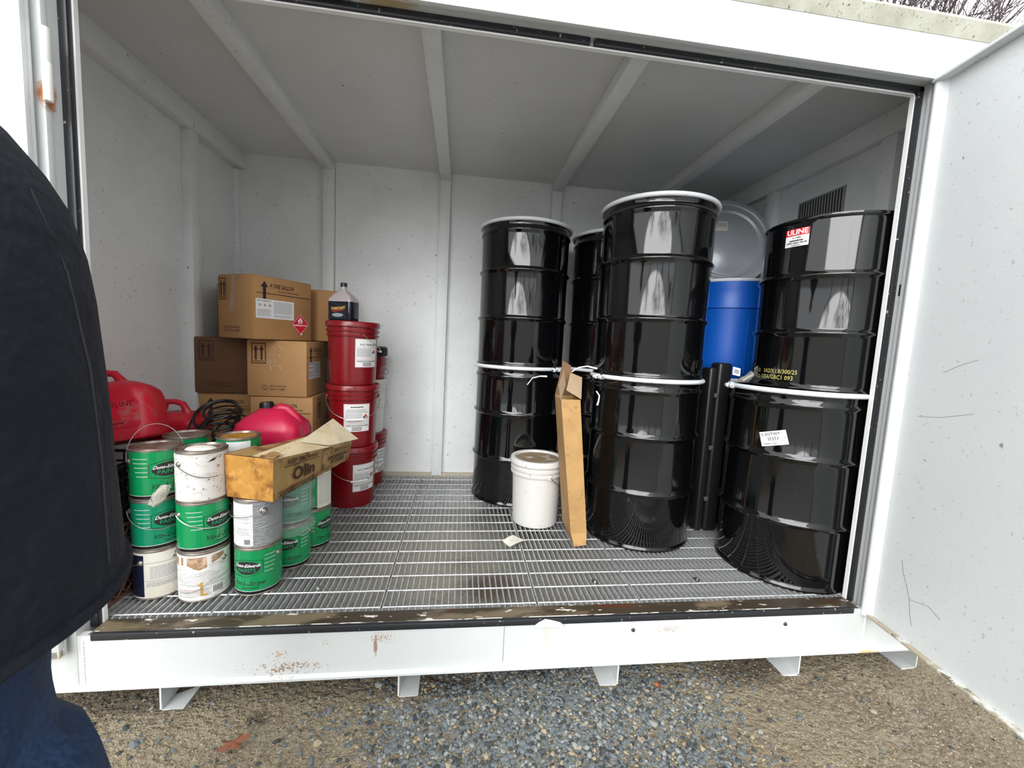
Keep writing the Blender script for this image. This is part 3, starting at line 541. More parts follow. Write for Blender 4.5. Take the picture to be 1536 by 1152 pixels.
part(q, 'lettering', Print().text('TORKCRAFT', 0, 0.012, 0.020, 0.03, 0.3, sx=0.78, rot=0.10).on_plane((-0.004, -0.0510, 0.060), (1, 0, 0), (0, 0, 1)), mat('gold_ink', (0.75, 0.42, 0.12), 0.5))
part(q, 'red_flash', Print().poly([(-0.040, -0.012), (0.030, 0.0), (0.040, 0.008), (-0.030, -0.002)]).on_plane((-0.004, -0.0508, 0.060), (1, 0, 0), (0, 0, 1)), mat('dark_red_print', (0.35, 0.02, 0.03), 0.5))
part(q, 'silver_drop', Print().ellipse(-0.002, -0.026, 0.036, 0.011).on_plane((-0.004, -0.0508, 0.060), (1, 0, 0), (0, 0, 1)), mat('silver_print', (0.26, 0.32, 0.32), 0.4))

# ------------------------------------------------------------------ cardboard boxes
def carton(label, C, rot, w, d, h, z0, faces, m=None, group='four-gallon cardboard cartons', m2=None):
    # C = front right corner (x, y); w runs to the left of it, d backwards; local origin at that corner
    t = thing('cardboard_carton', label, 'box', (C[0], C[1], z0), rot, group)
    bm_ = MB().box(-w, 0, 0, d, 0.001, h-0.006)
    part(t, 'carton_wall', bm_, m or card, bevel=0.004)
    f = 0.004
    part(t, 'top_flap', MB().box(-w+0.003, -0.003, 0.002, d/2-0.001, h-0.007, h-0.002), m or card, bevel=0.001)
    part(t, 'top_flap', MB().box(-w+0.003, -0.003, d/2+0.001, d-0.002, h-0.007, h-0.002), m or card, bevel=0.001)
    for kind, face, opts in faces:
        if face == 'front': O, X, fw = (-w/2, -0.0012, h/2), (1, 0, 0), w
        else: O, X, fw = (0.0012, d/2, h/2), (0, 1, 0), d
        nrm = Vector((0, -1, 0)) if face == 'front' else Vector((1, 0, 0))
        def put(name, pr, mm, lift=0.0, lab=None, par=t): return part(par, name, pr.on_plane(Vector(O)+nrm*lift, X, (0, 0, 1)), mm, label=lab)
        if kind == 'end':
            ik = opts.get('ink', ink_brown); x0 = -fw/2+opts.get('x', 0.025); pr = Print()
            aw, ah = opts.get('aw', 0.078), 0.118; y1 = h/2-0.02; y0 = y1-ah
            pr.frame(x0, x0+aw, y0, y1, 0.005).arrow(x0+aw*0.30, y0+0.022, y1-0.014, 0.011, 0.026).arrow(x0+aw*0.70, y0+0.022, y1-0.014, 0.011, 0.026).rect(x0+0.010, x0+aw-0.010, y0+0.012, y0+0.016)
            cx = x0+aw*0.9; cy = -h/2+0.052
            for k in range(20):
                a0, a1 = 2*PI*k/20, 2*PI*(k+1)/20; pr.poly([(cx+0.015*math.cos(a0), cy+0.015*math.sin(a0)), (cx+0.015*math.cos(a1), cy+0.015*math.sin(a1)), (cx+0.0125*math.cos(a1), cy+0.0125*math.sin(a1)), (cx+0.0125*math.cos(a0), cy+0.0125*math.sin(a0))])
            pr.text('u\nn', cx, cy+0.0, 0.012, 0.01).text('4G/Y18.8/S/24', cx+0.072, cy+0.009, 0.0155, 0.004, sx=1.0).text('USA/+CC8881', cx+0.070, cy-0.009, 0.0155, 0.004)
            put('print_marks', pr, ik)
        if kind == 'side':
            ik = opts.get('ink', ink); x0 = -fw/2+0.02; pr = Print(); y = h/2
            pr.arrow(x0+0.045, y-0.16, y-0.030, 0.018, 0.032).text('4 ONE GALLON', x0+0.079, y-0.052, 0.034, 0.012, sx=0.62, align='LEFT').text('DO NOT CUT BELOW THIS LINE', x0+0.13, y-0.078, 0.0105, 0.02, align='LEFT', sx=0.85)
            x = x0
            while x < fw/2-0.012: pr.rect(x, x+0.0055, y-0.098, y-0.093); x += 0.0075
            put('print_marks', pr, ik)
        if kind == 'label':
            x, y, lw, lh = opts['x'], opts['y'], opts['w'], opts['h']
            q = put('shipping_label', Print().rect(x-lw/2, x+lw/2, y-lh/2, y+lh/2), paper, 0.0006, 'white label with hazard symbols and fine print')
            pr = Print().text('PAINT THINNER 100', x-lw*0.30, y+lh*0.40, lh*0.085, 0.02)
            for k in range(3):
                cx = x-lw*0.40+k*lw*0.125; cy = y+lh*0.18; r = lh*0.085
                pr.poly([(cx-r, cy), (cx, cy-r), (cx+r, cy), (cx, cy+r)])
            put('hazard_symbols', pr, ink, 0.0012, par=q)
            pr = Print()
            for k in range(3):
                cx = x-lw*0.40+k*lw*0.125; cy = y+lh*0.18; r = lh*0.062
                pr.poly([(cx-r, cy), (cx, cy-r), (cx+r, cy), (cx, cy+r)])
            put('symbol_ground', pr, paper, 0.0015, par=q)
            pr = Print()
            for k in range(3):
                cx = x-lw*0.40+k*lw*0.125; cy = y+lh*0.18; pr.ellipse(cx, cy, lh*0.022, lh*0.030, 10)
            put('symbol_marks', pr, ink, 0.0018, par=q)
            pr = Print().lines(x-lw*0.05, x+lw*0.47, y-lh*0.22, y+lh*0.42, 13, 0.45, 9).lines(x-lw*0.47, x-lw*0.10, y-lh*0.40, y-lh*0.02, 7, 0.45, 10).lines(x-lw*0.05, x+lw*0.45, y-lh*0.42, y-lh*0.28, 3, 0.45, 11)
            put('fine_print', pr, ink_grey, 0.0012, par=q)
        if kind == 'diamond':
            x, y, r = opts['x'], opts['y'], opts['r']
            q = put('hazard_placard', Print().poly([(x-r, y), (x, y-r), (x+r, y), (x, y+r)]), placard_red, 0.003, 'red diamond placard with a white flame')
            pr = Print(); 
            for a, b in (((-1, 0), (0, -1)), ((0, -1), (1, 0)), ((1, 0), (0, 1)), ((0, 1), (-1, 0))):
                i_, o_ = r*0.90, r*0.94; pr.poly([(x+a[0]*o_, y+a[1]*o_), (x+b[0]*o_, y+b[1]*o_), (x+b[0]*i_, y+b[1]*i_), (x+a[0]*i_, y+a[1]*i_)])
            pr.text('FLAMMABLE LIQUID', x, y-r*0.10, r*0.20, 0.03, sx=0.90)
            fl = [(-0.20, 0.16), (-0.29, 0.30), (-0.20, 0.48), (-0.15, 0.40), (-0.06, 0.60), (-0.02, 0.72), (0.06, 0.56), (0.07, 0.44), (0.14, 0.54), (0.21, 0.40), (0.26, 0.30), (0.17, 0.16)]
            pr.poly([(x+a*r, y+b*r) for a, b in fl]).rect(x-r*0.22, x+r*0.22, y+r*0.08, y+r*0.12)
            put('flame_mark', pr, white_ink, 0.0036, par=q)
            put('flame_heart', Print().ellipse(x, y+0.27*r, 0.07*r, 0.10*r, 12), placard_red, 0.0040, par=q)
            put('peeled_edge', Print().poly([(x-r*0.02, y-r*0.97), (x+r*0.03, y-r*1.10), (x+r*0.20, y-r*0.95), (x+r*0.17, y-r*0.83)]), paper, 0.0048, par=q)
        if kind == 'tape':
            x = opts['x']; put('packing_tape', Print().poly([(x-0.010, h/2-0.004), (x+0.028, h/2-0.004), (x+0.002, h/2-0.20), (x-0.032, h/2-0.20)]), tape, 0.0016, 'clear packing tape')
            part(t, 'packing_tape', MB().box(-w/2+x-0.012, -w/2+x+0.03, -0.001, d, h-0.002, h-0.0012), tape)
        if kind == 'scuff':
            R = random.Random(4); pr = Print()
            for k in range(22):
                x = opts['x']+R.uniform(-0.04, 0.04); y = opts['y']+R.uniform(-0.07, 0.07); a = -0.9+R.uniform(-.3, .3); l = R.uniform(0.006, 0.022)
                pr.add([(-l, -0.0006), (l, -0.0006), (l, 0.0006), (-l, 0.0006)], [(0, 1, 2, 3)], x, y, a)
            put('scuffs', pr, mat('scuff_pale', (0.75, 0.62, 0.48), 0.5), 0.001)
    return t
L0, L1, L2, L3 = 0.0, 0.3285, 0.657, 0.9860
hb = 0.3275
carton('bottom carton of the left column on the floor, hidden by the crates', (-0.010, 1.095), 0.0, 0.32, 0.30, hb, L0, [('side', 'front', {})], card_lt)
carton('bottom carton of the right column on the floor, hidden by the crates', (0.345, 1.02), 0.03, 0.345, 0.30, hb, L0, [('side', 'front', {})], card_lt)
carton('half-hidden carton with a 4 ONE GALLON side under the darkest brown carton', (-0.012, 1.095), 0.0, 0.32, 0.30, hb, L1, [('side', 'front', {'ink': ink_brown})], card_lt)
carton('carton with a 4 ONE GALLON side, just behind the black-capped fuel can', (0.338, 1.005), 0.05, 0.335, 0.29, hb, L1, [('side', 'front', {}), ('end', 'right', {'x': 0.09, 'ink': ink, 'aw': 0.07})], card_lt)
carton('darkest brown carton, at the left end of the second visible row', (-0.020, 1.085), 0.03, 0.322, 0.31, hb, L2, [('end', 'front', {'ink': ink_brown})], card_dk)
carton('scuffed carton with framed arrows, under the carton with the red placard', (0.305, 1.000), -0.01, 0.325, 0.31, hb, L2, [('end', 'front', {}), ('scuff', 'front', {'x': -0.01, 'y': 0.06}), ('side', 'right', {}), ('label', 'right', {'x': -0.03, 'y': -0.01, 'w': 0.19, 'h': 0.10})], card_lt)
carton('topmost front carton, turned cornerwise, bearing a red diamond placard and a white label', (0.080, 0.868), -0.516, 0.288, 0.372, 0.350, L3, [('end', 'front', {'x': 0.012, 'aw': 0.060}), ('tape', 'front', {'x': -0.01}), ('side', 'right', {}), ('label', 'right', {'x': -0.055, 'y': -0.005, 'w': 0.235, 'h': 0.105}), ('diamond', 'right', {'x': 0.105, 'y': -0.078, 'r': 0.062})], card)
carton('carton peeking out to the right, behind the one with the red diamond', (0.415, 1.275), 0.0, 0.26, 0.30, hb, L3, [('side', 'right', {})], card)
carton('carton of which a narrow strip shows left of the topmost front carton', (-0.045, 1.262), 0.0, 0.27, 0.27, hb, L3, [('side', 'front', {})], card)

# ------------------------------------------------------------------ paint cans
CR, CH = 0.0825, 0.192
def can_prof(r=CR, h=CH):
    return [(0, 0.004), (r-0.003, 0.004), (r, 0.0), (r+0.002, 0.002), (r+0.002, 0.005), (r-0.0005, 0.007), (r-0.0005, h-0.008), (r+0.002, h-0.006), (r+0.002, h-0.002), (r, h), (r-0.004, h), (r-0.005, h-0.005), (r-0.009, h-0.006), (r-0.011, h-0.001), (r-0.014, h-0.001), (r-0.016, h-0.006), (0, h-0.006)]
def make_can(label, loc, body, logo=None, lidm=None, group=None, ears=None, bail=None, bailm=None, sleeve=True, cat='paint can', mirror=False, rot=0):
    t = thing('paint_can', label, cat, loc, rot, group)
    part(t, 'can_shell', lambda: MB().lathe(can_prof(), 72), can_steel, key='canshell', smooth=True)
    part(t, 'lid', lambda: MB().lathe([(CR-0.013, CH-0.0028), (CR-0.015, CH-0.0052), (CR-0.022, CH-0.0055), (0, CH-0.0050)], 48), lidm or lid_rust, key='lid'+(lidm or lid_rust).name, smooth=True)
    z0, z1 = 0.008, CH-0.009
    if sleeve:
        if logo is not None: z0 = 0.020
        sl_ = part(t, 'can_sleeve', lambda: MB().lathe([(CR-0.0005, z0), (CR+0.0008, z0+0.0003), (CR+0.0008, z1-0.0003), (CR-0.0005, z1)], 72), body, key='slv%s%.3f' % (body.name, z0), smooth=True)
    if logo is not None:
        R = CR+0.0013; phi = logo
        part(t, 'base_band', lambda: MB().lathe([(CR-0.0005, 0.007), (CR+0.0006, 0.0075), (CR+0.0006, 0.0195), (CR-0.0005, 0.020)], 72), can_band, key='canband', smooth=True)
        def stripes():
            pr = Print().rect(-PI*R, PI*R, -0.0765, -0.0751, 72)
            for k in range(5):
                y = 0.062-k*0.0165; pr.rect(-0.115+0.004*k, -0.062, y, y+0.0013, 8).rect(0.064, 0.112-0.004*k, y, y+0.0013, 8)
            return pr.on_cyl(R, 0, CH/2)
        part(t, 'white_stripes', stripes, white_ink, key='canstripes', rot=(0, 0, phi))
        def badge():
            pr = Print(); pts = [(-0.058, 0.018), (0.0, 0.050), (0.058, 0.018), (0.058, -0.012), (0.0, -0.022-0.006), (-0.058, -0.012)]
            pts = [(-0.058, 0.040), (-0.01, 0.053), (0.058, 0.046), (0.058, 0.0), (0.0, -0.018), (-0.058, -0.008)]
            for a, b in zip(pts, pts[1:]+pts[:1]):
                d = Vector((b[0]-a[0], b[1]-a[1])).normalized(); n_ = Vector((-d.y, d.x))*0.0009; N = 6
                for k in range(N):
                    p = [a[0]+(b[0]-a[0])*k/N, a[1]+(b[1]-a[1])*k/N]; q = [a[0]+(b[0]-a[0])*(k+1)/N, a[1]+(b[1]-a[1])*(k+1)/N]
                    pr.poly([(p[0]-n_.x, p[1]-n_.y), (q[0]-n_.x, q[1]-n_.y), (q[0]+n_.x, q[1]+n_.y), (p[0]+n_.x, p[1]+n_.y)])
            pr.ellipse(0.0, 0.019, 0.050, 0.0265, 36)
            pr.text('Vin-L-Stripe', 0.004, -0.044, 0.026, 0.004, 0.45, sx=0.95).lines(-0.02, 0.045, -0.066, -0.060, 1, 0.5, 3)
            return pr.on_cyl(R, 0, CH/2)
        q = part(t, 'black_badge', badge, ink, key='canbadge', rot=(0, 0, phi))
        part(q, 'lettering', lambda: Print().text('Dunn-Edwards', 0.0, 0.028, 0.0175, 0.012, 0.5, sx=0.92).on_cyl(R+0.0005, 0, CH/2), white_ink, key='canscript')
        part(q, 'lettering', lambda: Print().text('PAINTS', 0.0, 0.0095, 0.0195, 0.008, sx=1.08).on_cyl(R+0.0005, 0, CH/2), mat('green_letters', (0.01, 0.30, 0.13), 0.4), key='canpaints')
    for e in ears or []:
        part(t, 'ear', lambda: MB().lathe([(0, 0.006), (0.005, 0.0055), (0.009, 0.003), (0.011, -0.001)], 18, Matrix.Translation((CR+0.001, 0, CH*0.76)) @ Matrix.Rotation(PI/2, 4, 'Y')), can_steel, key='canear', rot=(0, 0, e), smooth=True)
    if bail:
        kind, phi, dr = bail
        if kind == 'down': pts = bail_pts(CR+0.007, phi, CH*0.76, dr, out=0.006)
        else:      # raised above the lid, in the plane of the ears
            pts = []
            for k in range(25):
                a = PI*k/24; x = (CR+0.008)*math.cos(a); pts.append((x*math.cos(phi)-0.02*math.sin(a)*math.sin(phi), x*math.sin(phi)+0.02*math.sin(a)*math.cos(phi), CH*0.76+dr*math.sin(a)))
        part(t, 'bail', MB().tube(pts, 0.0014, 6), bailm or wire_m, smooth=True)
    return t
K1, K2, K3, K4, K5, K6, K7 = (0.053, 0.183), (0.226, 0.160), (0.412, 0.192), (0.462, 0.374), (0.497, 0.545), (0.046, 0.372), (0.252, 0.372)
G = 'green paint cans'
# column 1
c = make_can('bottom-left paint can with a cream instruction label and a navy edge', (*K1, 0), cream, ears=[rad(-100)], bail=('down', rad(-190), 0.02), lidm=lid_rust)
part(c, 'navy_panel', Print().rect(-0.040, 0.040, -0.083, 0.080, 8).on_cyl(CR+0.0012, rad(-119), CH/2), navy, label='navy blue strip of the label')
pr = Print().text('TRIM\nALKYD', 0.088, 0.064, 0.013, 0.03, 0.3).rect(-0.018, 0.11, 0.048, 0.0492, 8).rect(-0.018, 0.11, -0.022, -0.0208, 8)
part(c, 'lettering', pr.on_cyl(CR+0.0014, rad(-78), CH/2), ink)
part(c, 'fine_print', Print().lines(0.0, 0.10, -0.015, 0.036, 11, 0.5, 3).lines(-0.012, 0.10, -0.045, -0.026, 5, 0.5, 5).on_cyl(CR+0.0014, rad(-78), CH/2), ink_grey)
make_can('teal-green paint can in the middle of the leftmost stack, its bail hanging', (*K1, CH+0.001), teal, logo=rad(-32), ears=[rad(-138)], bail=('down', rad(-48), 0.062), group=G)
make_can('green paint can on top of the leftmost stack, its wire bail standing up', (*K1, 2*CH+0.002), green, logo=rad(-33), ears=[rad(-128), rad(52)], bail=('up', rad(52), 0.125), group=G)
# column 2
c = make_can('bottom can of the second stack with a peeling, brown-torn white label', (*K2, 0), peel, ears=[rad(-12)], bail=('down', rad(-100), 0.10), lidm=lid_rust)
pts = [(-0.10, 0.078), (-0.10, 0.052), (-0.085, 0.045), (-0.06, 0.050), (-0.035, 0.048), (-0.015, 0.036), (0.0, 0.030), (0.02, 0.034), (0.045, 0.050), (0.065, 0.056), (0.085, 0.066), (0.085, 0.080)]
tp = Print()
for a, b in zip(pts[1:-1], pts[2:]): tp.poly([(a[0], a[1]), (b[0], b[1]), (b[0], 0.080), (a[0], 0.080)])
part(c, 'torn_patch', tp.on_cyl(CR+0.0014, rad(-72), CH/2), rustpaper, label='brown torn patch of the label')
part(c, 'fine_print', Print().lines(-0.07, 0.07, -0.035, 0.02, 9, 0.3, 13).lines(-0.065, 0.05, -0.075, -0.045, 5, 0.4, 14).on_cyl(CR+0.0014, rad(-80), CH/2), ink_grey)
part(c, 'red_print', Print().lines(-0.045, 0.035, -0.055, -0.042, 3, 0.5, 15).on_cyl(CR+0.0015, rad(-78), CH/2), mat('pink_print', (0.65, 0.42, 0.40), 0.6))
part(c, 'paint_drip', Print().rect(0.0, 0.008, -0.072, -0.018).rect(0.008, 0.022, -0.074, -0.066).rect(-0.008, 0.003, -0.030, -0.024).on_cyl(CR+0.0017, rad(-70), CH/2), mat('ochre_drip', (0.55, 0.33, 0.06), 0.4))
pr = Print()
for k in range(6): pr.rect(0.035+k*0.006, 0.0375+k*0.006, -0.070, -0.045)
part(c, 'barcode', pr.on_cyl(CR+0.0015, rad(-66), CH/2), ink_brown)
make_can('bright green paint can in the middle of the second stack, between two white cans', (*K2, CH+0.001), green, logo=rad(-20), ears=[rad(-122)], bail=('down', rad(-32), 0.052), group=G)
c = make_can('paint can brushed all over in dirty white, on top of the second stack', (*K2, 2*CH+0.002), painted_can, ears=[rad(-116)], lidm=lid_rust)
R3 = random.Random(3); ring = []
bl = MB()
rings = []
for rr_, zz_ in ((0.050, 0.0), (0.044, 0.004), (0.028, 0.007), (0.008, 0.0085)):
    rings.append([(rr_*(1+0.25*mnoise.noise(Vector((math.cos(2*PI*k/20)*2, math.sin(2*PI*k/20)*2, 3))))*math.cos(2*PI*k/20)-0.008, rr_*0.8*math.sin(2*PI*k/20)+0.004, CH-0.0055+zz_) for k in range(20)])
part(c, 'dried_paint', bl.loft(rings), dried_white, label='lump of dried white paint on the lid', smooth=True)
P = []
for k in range(15):
    u = k/14; a = rad(-116)+u*rad(88); P.append(((CR+0.009)*math.cos(a), (CR+0.009)*math.sin(a), CH*0.76-0.050*math.sin(min(u*1.25, 1)*PI/2)+0.0))
part(c, 'bail', MB().tube(P, 0.0014, 6), darkwire, smooth=True)
part(c, 'ink_smear', Print().poly([(0.0, 0.0), (0.02, 0.004), (0.045, 0.012), (0.052, 0.020), (0.03, 0.014), (0.018, 0.012)]).poly([(0.012, 0.010), (0.03, 0.018), (0.05, 0.026), (0.028, 0.016)]).on_cyl(CR+0.0016, rad(-50), CH*0.79), ink)
# column 3
make_can('green paint can at the bottom of the stack under the grey wrinkled can', (*K3, 0), green, logo=rad(-96), ears=[rad(-12)], group=G)
c = make_can('grey wrinkle-wrapped can with a white label half, under the old oil-stained box', (*K3, CH+0.001), wrinkled, ears=[rad(-52)], bail=('down', rad(-140), 0.02))
part(c, 'white_half_label', Print().rect(-0.062, 0.058, -0.085, 0.083, 12).on_cyl(CR+0.0012, rad(-118), CH/2), wrinkled_w, label='white half of the wrapper')
part(c, 'fine_print', Print().lines(-0.02, 0.035, -0.042, -0.012, 5, 0.3, 3).lines(-0.02, 0.035, 0.0, 0.05, 8, 0.15, 5).on_cyl(CR+0.0016, rad(-110), CH/2), ink_grey)
pr = Print()
for k in range(9): pr.rect(0.012+k*0.0024, 0.0132+k*0.0024, -0.078, -0.058)
part(c, 'barcode', pr.on_cyl(CR+0.0016, rad(-108), CH/2), ink)
part(c, 'ear_ring', MB().tube([(0.0135*math.cos(a), 0.0, 0.0135*math.sin(a)) for a in [2*PI*k/20 for k in range(20)]], 0.0022, 6, True, Matrix.Rotation(rad(-52)+PI/2, 4, 'Z') @ Matrix.Translation((0, -(CR+0.002), CH*0.76))), steel, smooth=True)
# column 4
make_can('green paint can showing only Edwards and Stripe, under the bagged can', (*K4, 0), green, logo=rad(-84), ears=[rad(-2)], group=G, lidm=lid_rust)
make_can('teal paint can wrapped in a clear plastic bag under the old box', (*K4, CH+0.001), teal, logo=rad(-82), group=G)
# column 5
make_can('green paint can on the floor nearest the red pails', (*K5, 0), green, logo=rad(-22), ears=[rad(-150)], group=G)
c = make_can('green paint can with a cream instruction label, right beside the bottom red pail', (*K5, CH+0.001), green, logo=rad(-150), group=G)
part(c, 'instruction_label', Print().rect(-0.036, 0.050, -0.086, 0.085, 8).on_cyl(CR+0.0024, rad(-33), CH/2), cream, label='cream instruction label')
part(c, 'fine_print', Print().lines(-0.028, 0.034, -0.07, 0.075, 22, 0.3, 3).on_cyl(CR+0.0028, rad(-33), CH/2), ink_grey)
# rear cans (tops show)
make_can('paint can with a plain brown-stained lid behind the leftmost stack', (*K6, 2*CH+0.003), green, logo=rad(-30), group=G)
make_can('green and white paint can with an orange-stained lid, behind the white brushed can', (*K7, 2*CH+0.003), green, logo=rad(-140), lidm=lid_orange, group=G)
q = bpy.data.objects[[o.name for o in COL.objects if o.name.startswith('paint_can')][-1]]
part(q, 'instruction_label', Print().rect(-0.05, 0.04, 0.0, 0.083, 8).on_cyl(CR+0.0024, rad(-62), CH/2), paper)

# crates that carry the rear things
def crate(label, x0, x1, y0, y1, z0, z1, m, nx=6, nz=4, group='stacked plastic crates', diag=False):
    t = thing('plastic_crate', label, 'crate', (x0, y0, z0), 0, group); w, d, h = x1-x0, y1-y0, z1-z0; e = 0.012
    fr = MB()
    for z in (0, h-e): fr.box(0, w, 0, e, z, z+e).box(0, w, d-e, d, z, z+e).box(0, e, e, d-e, z, z+e).box(w-e, w, e, d-e, z, z+e)
    for a in (0, w-e):
        for b in (0, d-e): fr.box(a, a+e, b, b+e, e, h-e)
    part(t, 'crate_frame', fr, m)
    lt = MB()
    for (ax, L_) in (('x', w), ('y', d)):
        for off in (0.002, (d if ax == 'x' else w)-0.008):
            n = int(L_/0.045); k = 0
            for k in range(-3, n+3):
                for s in ((1, -1) if diag else (0,)):
                    a0 = k*0.045; a1 = a0+s*(h-2*e)
                    if s == 0 and not (0 < a0 < L_): continue
                    c0, c1 = max(0, min(L_, a0)), max(0, min(L_, a1))
                    if s and abs(a1-a0) > 0:
                        f0 = e+(h-2*e)*abs((c0-a0)/(a1-a0)); f1 = e+(h-2*e)*abs((c1-a0)/(a1-a0))
                    else: f0, f1 = e, h-e
                    if abs(f1-f0) < 0.01: continue
                    pth = [(c0, off+0.003, f0), (c1, off+0.003, f1)] if ax == 'x' else [(off+0.003, c0, f0), (off+0.003, c1, f1)]
                    lt.tube(pth, 0.0035, 4)
            if not diag:
                for j in range(1, nz):
                    z = h*j/nz; lt.box(*( (0, L_, off, off+0.006) if ax == 'x' else (off, off+0.006, 0, L_)), z, z+0.008)
    part(t, 'lattice', lt, m, kind='stuff')
    part(t, 'crate_bottom', MB().box(e, w-e, e, d-e, 0.002, 0.008), m)
    if z1 > 0.5 or z1 < 0.39: part(t, 'crate_cover', MB().box(e, w-e, e, d-e, h-0.010, h-0.004), m)
    return t
crate('brown lattice crate on the grating at the left jamb, left of the paint cans', -0.355, -0.038, 0.055, 0.40, 0.0, 0.285, crate_br, diag=True, group='stacked plastic crates')
crate('black slatted crate standing on the brown lattice crate, under the red gasoline can', -0.355, -0.038, 0.060, 0.40, 0.286, 0.500, black_plastic)
crate('low black crate on the floor behind the two leftmost stacks of paint cans', -0.035, 0.345, 0.285, 0.82, 0.0, 0.386, black_plastic)
crate('low black crate against the left wall, behind the brown lattice crate', -0.360, -0.042, 0.415, 0.82, 0.0, 0.386, black_plastic)

# old box
bx = thing('cardboard_box', 'old oil-stained tan box lettered HIGHWAY FUSEES, lying across the paint cans', 'box', (0, 0, 2*CH+0.003))
v0 = [(0.508, 0.095, 0), (0.316, 0.152, 0), (0.632, 0.664, 0.004), (0.452, 0.700, 0.004), (0.512, 0.092, 0.166), (0.308, 0.150, 0.168), (0.648, 0.672, 0.094), (0.446, 0.706, 0.105)]
BN, BL, BF, BFL, TN, TL, TF, TFL = [Vector(p) for p in v0]
def quadpt(a, b, c, d, u, v): return (a*(1-u)+b*u)*(1-v)+(d*(1-u)+c*u)*v
def quad_grid(a, b, c, d, nu, nv, wob=0.002, seed=0):
    m = MB(); vs = []
    for j in range(nv+1):
        for i in range(nu+1):
            p = quadpt(a, b, c, d, i/nu, j/nv); n = (b-a).cross(d-a).normalized()
            e = 0 if (i in (0, nu) or j in (0, nv)) else 1
            vs.append(p+n*wob*e*mnoise.noise(p*14+Vector((seed, 0, 0))))
    return m.add(vs, [(j*(nu+1)+i, j*(nu+1)+i+1, (j+1)*(nu+1)+i+1, (j+1)*(nu+1)+i) for j in range(nv) for i in range(nu)])
part(bx, 'box_end', quad_grid(BL, BN, TN, TL, 10, 8, 0.008), oil_card, label='oil-soaked orange-brown end panel', smooth=True)
part(bx, 'box_side', quad_grid(BN, BF, TF, TN, 20, 8, 0.008), olin_card, label='tan side panel with black lettering', smooth=True)
part(bx, 'box_back', quad_grid(BFL, BL, TL, TFL, 10, 4, 0.004), olin_card, smooth=True)
part(bx, 'box_far_end', quad_grid(BF, BFL, TFL, TF, 6, 4, 0.003), olin_card, smooth=True)
part(bx, 'box_bottom', quad_grid(BL, BFL, BF, BN, 4, 4, 0.0), olin_card)
Z = Vector((0, 0, 1))
part(bx, 'top_flap', quad_grid(TN, TF, TF*0.45+TFL*0.55+Z*0.060, TN*0.55+TL*0.45+Z*0.004, 16, 6, 0.012, 5), flap_m, label='faded paper-covered top flap', smooth=True)
part(bx, 'top_flap', quad_grid(TL+Z*0.001, TN*0.5+TL*0.5+Z*0.003, TF*0.35+TFL*0.65+Z*0.022, TFL+Z*0.012, 12, 6, 0.006, 9), olin_card, smooth=True)
part(bx, 'torn_flap', quad_grid(TN*0.35+TF*0.65+Z*0.006, TF+Z*0.004+Vector((0.02, 0.05, 0.0)), TF*0.5+TFL*0.5+Z*0.112, TN*0.32+TL*0.22+TF*0.3+TFL*0.16+Z*0.028, 10, 6, 0.008, 12), mat('pale_torn_flap', (0.74, 0.64, 0.44), 0.7, noise=[(6, 0.5, 0.7, (0.60, 0.45, 0.24))]), label='pale raised flap at the far end', smooth=True)
part(bx, 'end_flap', quad_grid(TL+Z*0.002, TN+Z*0.002, TN*0.72+TF*0.14+TL*0.14+Z*0.010, TL*0.72+TFL*0.28+Z*0.012, 8, 4, 0.004, 3), olin_card, smooth=True)
def side_print(pr, sh=0.0):          # lay print on the long side: x 0..1 along, y 0..1 up
    n = (BF-BN).cross(TN-BN).normalized(); 
    if n.dot(Vector((1, -1, 0))) < 0: n = -n
    return MB().add([quadpt(BN, BF, TF, TN, x, y)+n*0.0075 for x, y in pr.v], pr.f)
pr = Print().text('Olin', 0.315, 0.46, 0.50, 0.03, 0.0, sx=0.30).text('KEEP FIRE AWAY', 0.30, 0.86, 0.19, 0.02, 0.15, sx=0.25)
pr.rect(0.09, 0.50, 0.745, 0.765, 8).rect(0.03, 0.55, 0.155, 0.175, 8).text('HANDLE CAREFULLY', 0.27, 0.075, 0.17, 0.02, 0.3, sx=0.28)
pr.rect(0.54, 0.546, 0.02, 0.98, 1).rect(0.55, 1.0, 0.175, 0.190, 6)
pr.text('HIGHWAY', 0.78, 0.53, 0.24, 0.03, 0.15, sx=0.29).text('FUSEES', 0.77, 0.33, 0.24, 0.03, 0.15, sx=0.29).frame(0.66, 0.95, 0.70, 0.90, 0.012, 4).text('MFD 12 9 40', 0.805, 0.80, 0.16, 0.02, 0.0, sx=0.23)
part(bx, 'lettering', side_print(pr), ink_brown)
# clear bag round the teal can, crumpled bits
def crumple(mb, amp, sc, seed=0):
    mb.v = [tuple(Vector(v)+mnoise.noise_vector(Vector(v)*sc+Vector((seed, seed, 0)))*amp) for v in mb.v]; return mb
rings = []
for k in range(13):
    z = 0.150+0.232*k/12; rr_ = 0.0935+0.006*math.sin(k*1.3)
    rings.append([(K4[0]+rr_*math.cos(2*PI*j/40), K4[1]+rr_*math.sin(2*PI*j/40), z) for j in range(40)])
bag = part(None, 'plastic_bag', crumple(MB().loft(rings, cap=False), 0.006, 45), film, smooth=True, angle=25)
tag(bag, 'clear crinkled plastic bag pulled over the teal can beneath the old box', 'plastic bag')
rings = []
for k in range(9):
    u = k/8; c_ = Vector((0.150-0.042*u, 0.086-0.012*u, 0.455-0.072*u)); rr_ = 0.005+0.013*math.sin(PI*min(u*0.75+0.12, 1))+0.005*u
    ax = Vector((-0.45, -0.1, -0.9)).normalized(); e1 = ax.orthogonal().normalized(); e2 = ax.cross(e1)
    rings.append([c_+(e1*math.cos(2*PI*j/18)+e2*math.sin(2*PI*j/18))*rr_ for j in range(18)])
